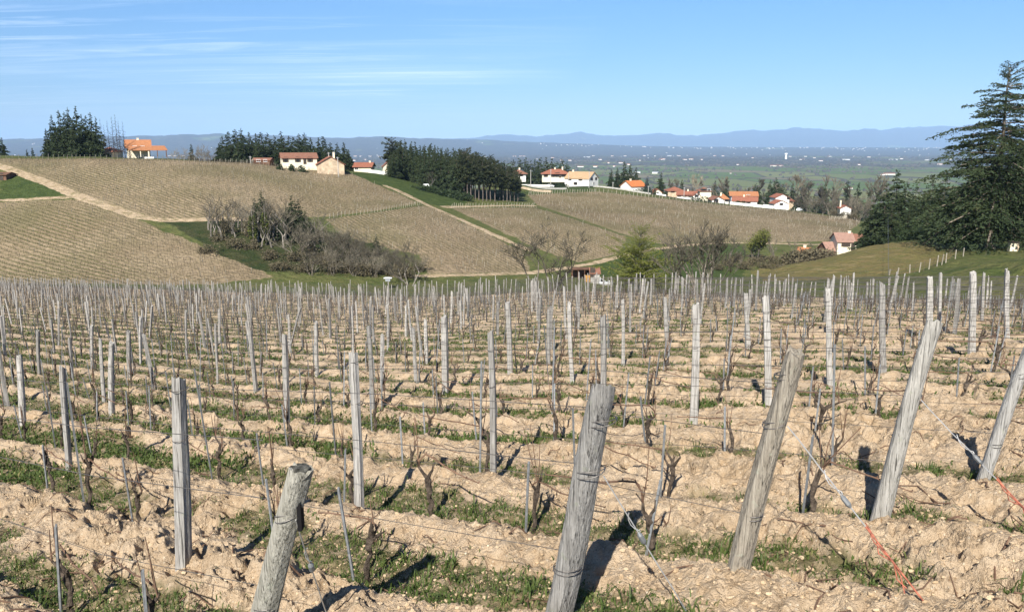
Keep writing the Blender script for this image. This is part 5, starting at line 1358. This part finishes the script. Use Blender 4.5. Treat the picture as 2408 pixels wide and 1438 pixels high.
house('lower white gabled annex in front of the tall white house', 1819, 1851, 490, 478, 470, 392, 6, 'y', .12, W_WHITE, T_RED, .4, ((0, 1.6, .7, .9, 1),), (), None, None, 'annex')
house('red roofed side wing right of the tall white house', 1852, 1866, 484, 472, 464, 404, 7, 'h', 0, W_STONE, T_RED, .5, (), (), None, None, 'annex')
house('white gabled house with a tall chimney among the trees at right', 1981, 2004, 494, 489, 483, 402, 8, 'y', -.2, W_WHITE, T_RED, .5, (), ((-.75, 2.2),))
# valley house
house('cream house with a pink tiled roof behind the grassy hill', 1975, 2012, 588, 567, 550, 214, 8, 'x', math.radians(-8), W_CREAM, T_PINK, .35, ((-.15, 1.0, .55, 1.0, 2), (.12, 1.0, .55, 1.0, 2)), ((.75, .4),), .85)
house('tan gabled wing at the right of the cream house', 2012, 2051, 585, 568, 553, 219, 7, 'x', math.radians(-30), W_CREAM, T_BROWN, .35, ((.5, .6, .8, 1.2, 1),), (), None, None, 'annex', ((.1, 1.6, .8, .9, 1, 'r'),))
house('low pink roofed shed left of the cream house', 1944, 1971, 591, 588, 571, 216, 6, 'x', .1, W_BROWN, T_PINK, .3, (), (), None, None, 'shed')
house('half hidden orange roofed cottage in the valley hedge', 1889, 1910, 603, 593, 584, 214, 6, 'x', math.radians(-25), W_CREAM, T_ORANGE, .4, ((-.3, .4, .8, .9, 1),), ((.1, .5),), None, None, 'cottage')
house('rusty brown field shed at the left border', -12, 15, 424, 410, 405, 236, 5, 'x', 0, W_BROWN, W_BROWN, .35, (), (), .2, None, 'shed')
house('dark red roofed stone hut below the broad bare tree', 1389, 1410, 651, 641, 631, 172, 4, 'x', 0, W_CONC, T_BROWN, .25, (), (), -.6, None, 'hut')

# open shelter with an orange box, rail platform
P_ = at(1366, 645, 176); sc_ = 176 / FPX
t = thing('open_shelter', 'dark open shelter left of the stone hut', 'shelter', tuple(P_ - [0, 0, .2])); 
b_ = MB(); b_.box((0, 0, 2.55), (4.4, 3, .14)); b_.build('roof', W_BROWN, t)
for x in (-2, -.7, .7, 2):
    for y in (-1.3, 1.3): b_ = MB(); b_.box((x, y, 1.1), (.14, .14, 2.76)); b_.build('shelter_post', W_BROWN, t)
b_ = MB(); b_.box((0, 1.42, 1.2), (4.1, .06, 2.5)); b_.build('back_panel', W_BROWN, t)
M_YEL = simple('ochre_sheet', (0.52, 0.27, 0.06), .7, .15, 2, .2, objvar=0)
b_ = MB(); b_.box((0, 0, .65), (1.1, .9, 1.3), .1); b_.box((0, 0, 1.36), (1.2, 1.0, .1), .1); o = b_.build('ochre_box', M_YEL); o.location = at(1381, 646, 173); tag(o, 'ochre yellow box leaning beside the stone hut', 'box')
t = thing('white_railing', 'white rail platform with two posts right of the stone hut', 'railing', tuple(at(1428, 648, 170)))
b_ = MB(); b_.box((0, 0, .55), (3.4, 1.0, .35)); b_.build('platform', M_WHITE, t); b_ = MB(); b_.box((0, .1, 0), (3.0, .8, 1.0)); b_.build('platform_base', W_CONC, t)
for x in (-1.5, .45, 1.55): b_ = MB(); b_.box((x, 0, 1.1), (.14, .14, 1.3 if x != 1.55 else .9)); b_.build('railing_post', M_WHITE, t)
b_ = MB(); b_.tube([(-1.5, 0, 1.6), (-.2, 0, .8)], .045, 5); b_.tube([(.45, 0, 1.5), (1.4, 0, .8)], .045, 5); b_.build('railing_brace', M_WHITE, t)
# roofed feeder post in the thicket
t = thing('bird_feeder', 'little white roofed feeder on a post beside the forked bare tree', 'feeder', tuple(at(912, 648, 148)))
b_ = MB(); b_.tube([(0, 0, -.4), (0, 0, 2.0)], .07, 6); b_.build('feeder_post', M_PALE, t); b_ = MB(); b_.box((0, 0, 1.75), (.9, .6, .5)); b_.build('feeder_box', W_GREY, t); b_ = MB(); b_.box((0, 0, 2.1), (1.5, .9, .1)); b_.box((0, 0, 2.18), (1.0, .5, .08)); b_.build('feeder_roof', M_WHITE, t)
# hut by the giant conifer
P_ = at(2383, 582, 113); t = thing('beehive_shed', 'small pale box shed standing against the giant conifer trunk', 'shed', tuple(P_), -.2)
b_ = MB(); b_.box((0, 0, .62), (1.15, .9, 1.25)); b_.build('wall', W_CREAM, t); b_ = MB(); b_.box((.05, 0, 1.32), (1.5, 1.2, .10)); b_.build('roof', M_SHUT, t); b_ = MB(); b_.box((.42, -.47, .6), (.26, .05, 1.1)); b_.build('door', W_STONE, t)

# caravan and car
M_RUB = simple('tyre_rubber', (.02, .02, .02), .8, .1, 5, .2, objvar=0)
def wheels(t, xs, y, r):
    for x in xs:
        for s_ in (-1, 1):
            w = MB(); w.tube([(x, s_ * y - .1, r), (x, s_ * y + .1, r)], r, 12); wo = w.build('wheel', M_RUB, t); h_ = MB(); h_.tube([(x, s_ * (y + .105) - .01, r), (x, s_ * (y + .105) + .01, r)], r * .55, 10); h_.build('rim', M_STAKE, wo)
D0 = hit(1002, 443, 66)[1]; P_ = at(1002, 443, D0); t = thing('caravan', 'small white caravan parked at the meadow edge of the grove', 'caravan', tuple(P_), .25)
V = []; prof = [(-1.35, .45), (1.35, .45), (1.5, .9), (1.45, 1.7), (1.1, 2.25), (-1.1, 2.25), (-1.45, 1.7), (-1.5, .9)]
for y in (-.95, .95): V += [(x, y, z) for x, z in prof]
k = len(prof); mk('body', V, [np.array([tuple(range(k)), tuple(range(2 * k - 1, k - 1, -1))]), np.array([(q, (q + 1) % k, k + (q + 1) % k, k + q) for q in range(k)])[:, ::-1]], M_WHITE, t)
for x in (-.75, .5): b_ = MB(); b_.box((x, -.965, 1.6), (.7, .04, .5)); b_.build('window', m_glass, t)
t.scale = (.72,) * 3; wheels(t, (0,), .85, .32); b_ = MB(); b_.tube([(1.4, 0, .5), (2.2, 0, .45)], .05, 6); b_.build('drawbar', M_STAKE, t)
b_ = MB(); b_.box((0, 0, .25), (1.6, .9, .5)); b_.box((0, 0, .55), (1.2, .7, .14), 0, .8); o = b_.build('white_chest', M_WHITE); o.location = at(1009, 447, D0 - 4); tag(o, 'low white chest on the grass in front of the caravan', 'chest')
def car(label, x, y, D, rz):
    P_ = at(x, y, D); t = thing('parked_car', label, 'car', tuple(P_ + [0, 0, .06]), rz)
    prof = [(-2.0, .3), (2.0, .3), (2.05, .7), (1.95, .88), (1.1, .98), (.5, 1.42), (-1.0, 1.46), (-1.75, 1.0), (-2.05, .92), (-2.08, .5)]; V = []
    for s_, sh in ((-.84, 1), (.84, 1)): V += [(px, s_ * (.82 if pz > 1.2 else 1), pz) for px, pz in prof]
    k = len(prof); mk('body', V, [np.array([tuple(range(k)), tuple(range(2 * k - 1, k - 1, -1))]), np.array([(q, (q + 1) % k, k + (q + 1) % k, k + q) for q in range(k)])[:, ::-1]], M_WHITE, t)
    for s_ in (-1, 1):
        b_ = MB(); b_.add([(-1.45, s_ * .80, 1.0), (.85, s_ * .80, 1.0), (.40, s_ * .735, 1.36), (-.95, s_ * .735, 1.39), (-1.45, s_ * .83, 1.0), (.85, s_ * .83, 1.0), (.40, s_ * .765, 1.36), (-.95, s_ * .765, 1.39)], [(0, 1, 2, 3), (7, 6, 5, 4), (0, 4, 5, 1), (1, 5, 6, 2), (2, 6, 7, 3), (3, 7, 4, 0)]); b_.build('window', m_glass, t)
    wheels(t, (-1.25, 1.3), .74, .31)
    for s_ in (-1, 1): b_ = MB(); b_.box((2.03, s_ * .55, .7), (.06, .3, .14)); b_.build('headlight', M_STAKE, t)
car('white car driving on the road in front of the red roofed bungalow', 1294, 428, 400, -.25)
car('white car parked before the trees at the right end of the village', 1880, 488, 398, .9)

# walls, road, poles
def wall_line(name, label, pix, Ds, h, th, mat, cat='wall'):
    P = np.array([at(x, y, D) for (x, y), D in zip(pix, Ds)]); mb = MB()
    f = np.linspace(0, 1, 4 * (len(P) - 1) + 1) * (len(P) - 1); i = np.minimum(f.astype(int), len(P) - 2); Q = P[i] + (P[i + 1] - P[i]) * (f - i)[:, None]
    z = ground(Q[:, 0], Q[:, 1]); d = Q[-1] - Q[0]; n_ = np.array([-d[1], d[0]]) / (np.hypot(d[0], d[1]) + 1e-9) * th / 2; V = []
    for q in range(len(Q)):
        V += [(Q[q, 0] - n_[0], Q[q, 1] - n_[1], z[q] - .6), (Q[q, 0] + n_[0], Q[q, 1] + n_[1], z[q] - .6), (Q[q, 0] + n_[0], Q[q, 1] + n_[1], z[q] + h), (Q[q, 0] - n_[0], Q[q, 1] - n_[1], z[q] + h)]
    F = []
    for q in range(len(Q) - 1):
        a = q * 4
        for e in range(4): F.append((a + e, a + (e + 1) % 4, a + 4 + (e + 1) % 4, a + 4 + e))
    F += [(3, 2, 1, 0), (len(V) - 4, len(V) - 3, len(V) - 2, len(V) - 1)]
    o = mk(name, V, F, mat); return tag(o, label, cat, None, 'thing')
wall_line('garden_wall', 'white garden wall along the road behind the pine trunks', [(1205, 421), (1250, 425), (1292, 429)], [392, 394, 396], 1.2, .25, W_WHITE)
wall_line('stone_wall', 'pale stone wall at the meadow above the right vineyard', [(1224, 447), (1262, 449), (1296, 451)], [352, 354, 356], 1.0, .4, W_STONE)
wall_line('stone_wall', 'low grey stone wall terrace below the white garden wall', [(1240, 438), (1280, 439), (1332, 440)], [366, 368, 372], .7, .4, W_CONC)
wall_line('garden_wall', 'long pale wall along the vineyard under the lower village', [(1716, 484), (1770, 487), (1830, 491)], [394, 394, 392], 1.3, .25, W_WHITE)
wall_line('garden_wall', 'white wall with a gap left of the white stepped house', [(1795, 480), (1822, 483)], [402, 400], 1.6, .25, W_WHITE)
wall_line('road_wall', 'grey low wall along the road below the orange roofs', [(1395, 443), (1440, 449), (1480, 456), (1530, 462)], [388, 388, 388, 388], .7, .3, W_CONC)
wall_line('garden_wall', 'white low wall in front of the small gabled house', [(1543, 462), (1566, 465)], [396, 396], .8, .25, W_WHITE)
wall_line('garden_wall', 'white wall right of the low red roofed house by the meadow', [(866, 404), (912, 407)], [306, 308], 1.2, .25, W_WHITE)
wall_line('garden_wall', 'white low wall along the hilltop lane right of the orange roofed house', [(340, 371), (362, 371)], [276, 277], .6, .25, W_WHITE)
M_ROAD = simple('worn_asphalt', (0.11, 0.105, 0.10), .95, .12, .4, .1, coord='pos', objvar=0)
RP = np.array([at(x, y, D)[:2] for x, y, D in [(1180, 424, 398), (1250, 430, 396), (1300, 433, 394), (1350, 437, 392), (1400, 441, 392), (1460, 449, 392), (1530, 459, 392), (1600, 468, 394), (1700, 480, 396)]])
f = np.linspace(0, 8, 65); RX = np.interp(f, range(9), RP[:, 0]); RY = np.interp(f, range(9), RP[:, 1]); dx = np.gradient(RX); dy = np.gradient(RY); l = np.hypot(dx, dy); V = []
for o_ in (-2.3, 2.3): V.append(np.c_[RX - dy / l * o_, RY + dx / l * o_, ground(RX - dy / l * o_, RY + dx / l * o_) + .12])
V = np.concatenate(V); q = np.arange(64); tag(mk('road', V, np.stack([q, q + 1, q + 66, q + 65], -1), M_ROAD), 'asphalt road through the village', 'road', None, 'structure')
for q, (x, yt, yb, D, l) in enumerate([(1248, 399, 432, 384, 'thin pole beside the dark roofed bungalow'), (1295, 398, 430, 398, 'thin pole before the red roofed bungalow'), (1337, 405, 441, 382, 'tall pale pole at the left corner of the tan roofed house'), (1385, 403, 445, 382, 'tall pole in front of the tan roofed gable'), (1441, 428, 449, 384, 'pole by the road below the fir clump'), (1524, 437, 462, 386, 'pole in front of the blue grey fir'), (1608, 440, 470, 392, 'pole before the red hip roofed house'), (773, 358, 372, 284, 'thin chimney pole behind the barn'), (795, 369, 394, 276, 'pole at the right corner of the barn'), (589, 367, 380, 288, 'pole left of the red brown outbuilding')]):
    P_ = at(x, yb, D); h = -tdrop(yt) * D - P_[2]; t = thing('utility_pole', l, 'pole', tuple(P_)); b_ = MB(); b_.tube([(0, 0, -.5), (0, 0, h)], [.17, .12], 8); b_.build('pole_shaft', W_CONC, t)
    b_ = MB(); b_.box((0, 0, h - .35), (1.1, .1, .1)); b_.build('crossarm', W_GREY, t)

# wire fences
def fence(label, pix, h, extra=()):
    P = [hit(x, y, 66) if D is None else at(x, y, D) for x, y, D in pix]; t = thing('wire_fence', label, 'fence', tuple(P[0]))
    for q, p_ in enumerate(P):
        m = MB(); thin = q in extra; ln = RNG.normal(0, .10, 2); m.tube([p_ - P[0] + [0, 0, -.3], p_ - P[0] + [ln[0], ln[1], h * RNG.uniform(.9, 1.08)]], .022 if thin else .065, 6); m.build('fence_post', M_BARK if thin else M_FENCE, t)
    for z in (.35, .7, 1.05):
        m = MB(); m.tube([p_ - P[0] + [0, 0, z * h / 1.2] for p_ in P], .008, 3, False); m.build('fence_wire', M_WIRE, t)
M_FENCE = simple('pale_fence_wood', (0.36, 0.32, 0.255), .85, .2, 3, .2, objvar=0.1)
fence('wire fence with pale leaning posts climbing the grassy hill', [(2060, 668, None), (2088, 662, None), (2109, 657, None), (2129, 653, None), (2139, 648, None), (2150, 646, None), (2161, 642, None), (2172, 638, None), (2184, 633, None), (2194, 629, None), (2203, 625, None), (2214, 622, None), (2224, 618, None), (2235, 610, None), (2246, 609, None), (2265, 602, None)], 1.25, (3, 5, 7, 9, 13))
fence('short fence of pale posts along the meadow in the valley', [(1745, 612, 150), (1772, 610, 152), (1794, 608, 154), (1818, 606, 156), (1838, 603, 158)], 1.3)
fence('fence of two white posts and a rail beside the giant conifer', [(2383, 562, 130), (2396, 562, 130), (2420, 563, 130)], 1.6)

# ---- distant buildings on the plain
hm_ = []
for q in range(4):
    V = [(-1, -.6, -.3), (1, -.6, -.3), (1, .6, -.3), (-1, .6, -.3), (-1, -.6, .7), (1, -.6, .7), (1, .6, .7), (-1, .6, .7), (-1, 0, 1.05), (1, 0, 1.05), (-1.06, -.7, .66), (1.06, -.7, .66), (1.06, 0, 1.10), (-1.06, 0, 1.10), (-1.06, .7, .66), (1.06, .7, .66)]
    me = mk('distant_farmhouse', V, [np.array([(0, 1, 5, 4), (2, 3, 7, 6), (10, 11, 12, 13), (13, 12, 15, 14)]), np.array([(1, 2, 6, 9, 5), (3, 0, 4, 8, 7)])], [W_WHITE, (T_RED, T_BROWN, T_ORANGE, W_GREY)[q]], None, False, None, [0, 0, 1, 1, 0, 0]); hm_.append(me.data); bpy.data.objects.remove(me)
FARB = [(1460,384,10,'f'), (1478,388,8,'f'), (1502,378,9,'f'), (1560,375,8,'f'), (1577,364,14,'b'), (1596,364,8,'f'), (1554,376,9,'f'), (1610,376,10,'f'), (1625,375,10,'f'), (1650,376,5,'f'), (1770,372,5,'f'), (1541,408,14,'w'), (1500,407,12,'t'), (1826,391,28,'r'), (1886,376,12,'f'), (1930,379,9,'f'), (1990,376,16,'b'), (2000,444,9,'f'), (1985,446,8,'f'), (1400,393,10,'f'), (1365,393,14,'f'), (1411,376,8,'f'), (1340,378,7,'f'), (1380,370,14,'b'), (1440,364,6,'f'), (1300,372,8,'f'), (1228,361,14,'f'), (1210,351,8,'f'), (1140,352,6,'f'), (1860,337,6,'f'), (1700,366,6,'f'), (1681,362,6,'f'), (1515,362,6,'f'), (1470,361,6,'f'), (2090,411,26,'r'), (2075,412,8,'f'), (2212,387,14,'f'), (2180,377,10,'b'), (2100,376,18,'b'), (2120,374,6,'f'), (1950,361,6,'f'), (2010,366,7,'f'), (2043,370,7,'f'), (1735,388,6,'f'), (1620,389,3,'f'), (1718,408,4,'f'), (1320,378,5,'f'), (870,363,7,'f'), (848,366,6,'f'), (860,376,8,'f'), (833,378,6,'f'), (890,352,9,'f'), (835,352,7,'f'), (412,364,8,'f'), (398,366,6,'f'), (430,361,7,'f'), (2020,388,6,'f'), (1895,368,5,'f'), (1915,372,6,'f'), (1445,392,7,'f'), (1430,384,6,'f'), (2235,375,6,'f'), (1395,366,6,'f')]
for x, y, w, kd in FARB:
    p_ = hit(x, y, 560); D = p_[1]; sc_ = w * D / FPX / 2; q = {'f': RNG.integers(0, 3), 'b': 3, 'w': 3, 't': 3, 'r': 0}[kd]
    o = link('distant_farmhouse', hm_[int(q)]); o.location = (p_[0], D, p_[2] + .2); ht = max(2.6, min(sc_ * .75, 7)); o.scale = (sc_, max(sc_ * .6, 4), ht); o.rotation_euler = (0, 0, RNG.uniform(-.5, .5))
    lab = {'f': 'small pale farmhouse dotted on the distant plain', 'b': 'long pale farm building on the distant plain', 'w': 'low white barn on the green plain above the orange roof', 't': 'small bluish barn on the green plain above the fir clump', 'r': 'long white building with a red roof on the green plain'}[kd]
    tag(o, lab, 'building', 'buildings on the distant plain')
r = np.random.default_rng(21); tb = MB()
for q in range(190):
    if q < 140: x = r.uniform(1260, 2240); y = 351 + abs(r.normal(0, 4)) if r.random() < .7 else r.uniform(352, 372)
    else: x = r.uniform(-50, 1300) if q < 165 else r.uniform(1500, 2240); y = r.uniform(351, 366)
    t_ = tdrop(y); D = min(100 / max(t_, .004), 14500) * r.uniform(.9, 1.0); X = sx(x, y) * D; z = gz(X, D); s_ = r.uniform(2.5, 6.5) * (D / 9000 + .5)
    tb.box((X, D, z + s_ * .35), (s_ * 1.6, s_, s_ * .9), r.uniform(-.5, .5))
tag(tb.build('distant_town', W_FAR), 'scattered white specks of far towns on the plain', 'town', None, 'stuff')
p_ = hit(1848, 374, 560); sc_ = p_[1] / FPX; t = thing('water_tower', 'white water tower standing on the distant green plain', 'tower', tuple(p_)); H_ = 13.5 * sc_
b_ = MB(); b_.tube([(0, 0, -2), (0, 0, H_ * .72)], [2.4 * sc_, 2.0 * sc_], 16); b_.build('tower_shaft', W_WHITE, t); b_ = MB(); b_.tube([(0, 0, H_ * .70), (0, 0, H_ * .78), (0, 0, H_ * .96), (0, 0, H_)], [2.2 * sc_, 3.3 * sc_, 3.3 * sc_, 2.6 * sc_], 18); b_.build('tank', W_WHITE, t)
# ================================================================== CAMERA, LIGHT, SKY, HAZE
cam = bpy.data.cameras.new('camera'); co = bpy.data.objects.new('camera', cam); COL.objects.link(co)
cam.sensor_width = 36.0; cam.lens = 36.0 * FPX / 2408.0; cam.clip_start = 0.05; cam.clip_end = 120000
co.location = (0, 0, 0); co.rotation_euler = (PI / 2 - PITCH, 0, 0)
SC.camera = co

SUN_EL, SUN_AZ = math.radians(39), math.radians(195)      # azimuth clockwise from the view direction (behind the photographer)
sdir = Vector((math.sin(SUN_AZ) * math.cos(SUN_EL), math.cos(SUN_AZ) * math.cos(SUN_EL), math.sin(SUN_EL)))
sl = bpy.data.lights.new('sun', 'SUN'); sl.energy = SUN_E; sl.angle = math.radians(0.53); sl.color = (1.0, 0.955, 0.88)
so = bpy.data.objects.new('sun', sl); COL.objects.link(so); so.rotation_euler = (-sdir).to_track_quat('-Z', 'Y').to_euler()

W = bpy.data.worlds.new('World'); SC.world = W; W.use_nodes = True
nt = W.node_tree; n = N(nt); bg = nt.nodes['Background']
sky = n.new('ShaderNodeTexSky', sky_type='NISHITA'); sky.sun_disc = False; sky.sun_elevation = SUN_EL; sky.sun_rotation = SUN_AZ
sky.altitude = 450; sky.air_density = SKY_AIR; sky.dust_density = SKY_DUST; sky.ozone_density = SKY_OZ
# thin cirrus streaks
dv = n.new('ShaderNodeTexCoord').outputs['Generated']
sv = n.new('ShaderNodeSeparateXYZ'); n.ln(dv, sv.inputs[0])
zz = n.math('ADD', n.math('MAXIMUM', sv.outputs[2], 0.0), 0.06)
cx = n.math('DIVIDE', sv.outputs[0], zz); cy = n.math('DIVIDE', sv.outputs[1], zz)
cv = n.new('ShaderNodeCombineXYZ'); n.ln(cx, cv.inputs[0]); n.ln(cy, cv.inputs[1])
st1 = n.noise(1.0, 6, n.mapv(cv.outputs[0], (0.16, 1.15, 1), -0.06), 0.55, 0.5)
st2 = n.noise(0.25, 3, n.mapv(cv.outputs[0], (0.8, 1, 1)))
cl = n.math('MULTIPLY', n.ramp(st1, 0.46, 0.80), n.ramp(st2, 0.36, 0.60))
st3 = n.noise(2.6, 7, n.mapv(cv.outputs[0], (0.22, 1.5, 1), -0.10), 0.62, 0.9)
cl = n.math('ADD', n.math('MULTIPLY', cl, 0.55), n.math('MULTIPLY', n.math('MULTIPLY', n.ramp(st3, 0.50, 0.78), n.ramp(st2, 0.34, 0.58)), 0.6))
lft = n.ramp(cx, 0.6, -1.6)                       # the streaks lie over the left half of the view
up = n.ramp(sv.outputs[2], 0.02, 0.09)
cl = n.math('MULTIPLY', n.math('MULTIPLY', cl, lft), n.math('MULTIPLY', up, CLOUD))
hs = n.new('ShaderNodeHueSaturation'); hs.inputs['Saturation'].default_value = SKY_SAT; n.ln(sky.outputs[0], hs.inputs['Color'])
tint = n.mix(1.0, hs.outputs[0], n.mix(n.ramp(sv.outputs[2], 0.0, 0.24), SKY_LOW, SKY_TINT), 'MULTIPLY')
tint = n.mix(1.0, tint, n.mix(n.ramp(sv.outputs[2], 0.26, 0.60), (1.0, 1.0, 1.0), ZENITH_DIM), 'MULTIPLY')  # upper sky, out of view, dimmed to cut fill light and deepen shadows
mx = n.mix(cl, tint, (11.5, 12.2, 13.0))
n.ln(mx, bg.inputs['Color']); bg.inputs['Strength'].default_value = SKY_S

# the air between here and the mountains
hz = MB(); zlo, zhi = -150.0, 760.0
hz.box((0, 17000, (zlo + zhi) / 2), (70000, 36400, zhi - zlo))
mh = bpy.data.materials.new('air_haze'); mh.use_nodes = True; nt = mh.node_tree; nt.nodes.remove(nt.nodes['Principled BSDF'])
pv = nt.nodes.new('ShaderNodeVolumePrincipled'); pv.inputs['Color'].default_value = (*HAZE_COL, 1); pv.inputs['Density'].default_value = HAZE_D; pv.inputs['Anisotropy'].default_value = HAZE_G
nt.links.new(pv.outputs[0], nt.nodes['Material Output'].inputs['Volume'])
ho = hz.build('haze', mh); tag(ho, 'pale blue haze between the vineyard and the mountains', 'haze', None, 'stuff')

SC.view_settings.view_transform = 'Standard'; SC.view_settings.look = 'None'; SC.view_settings.gamma = 1.0
SC.view_settings.use_curve_mapping = False; SC.view_settings.exposure = EXPO
SC.cycles.use_denoising = True
SC.cycles.max_bounces = 6; SC.cycles.diffuse_bounces = 3; SC.cycles.glossy_bounces = 2; SC.cycles.transmission_bounces = 2; SC.cycles.transparent_max_bounces = 8; SC.cycles.volume_bounces = 1
SC.cycles.sample_clamp_indirect = 8.0
SC.cycles.use_adaptive_sampling = True; SC.cycles.adaptive_threshold = 0.006
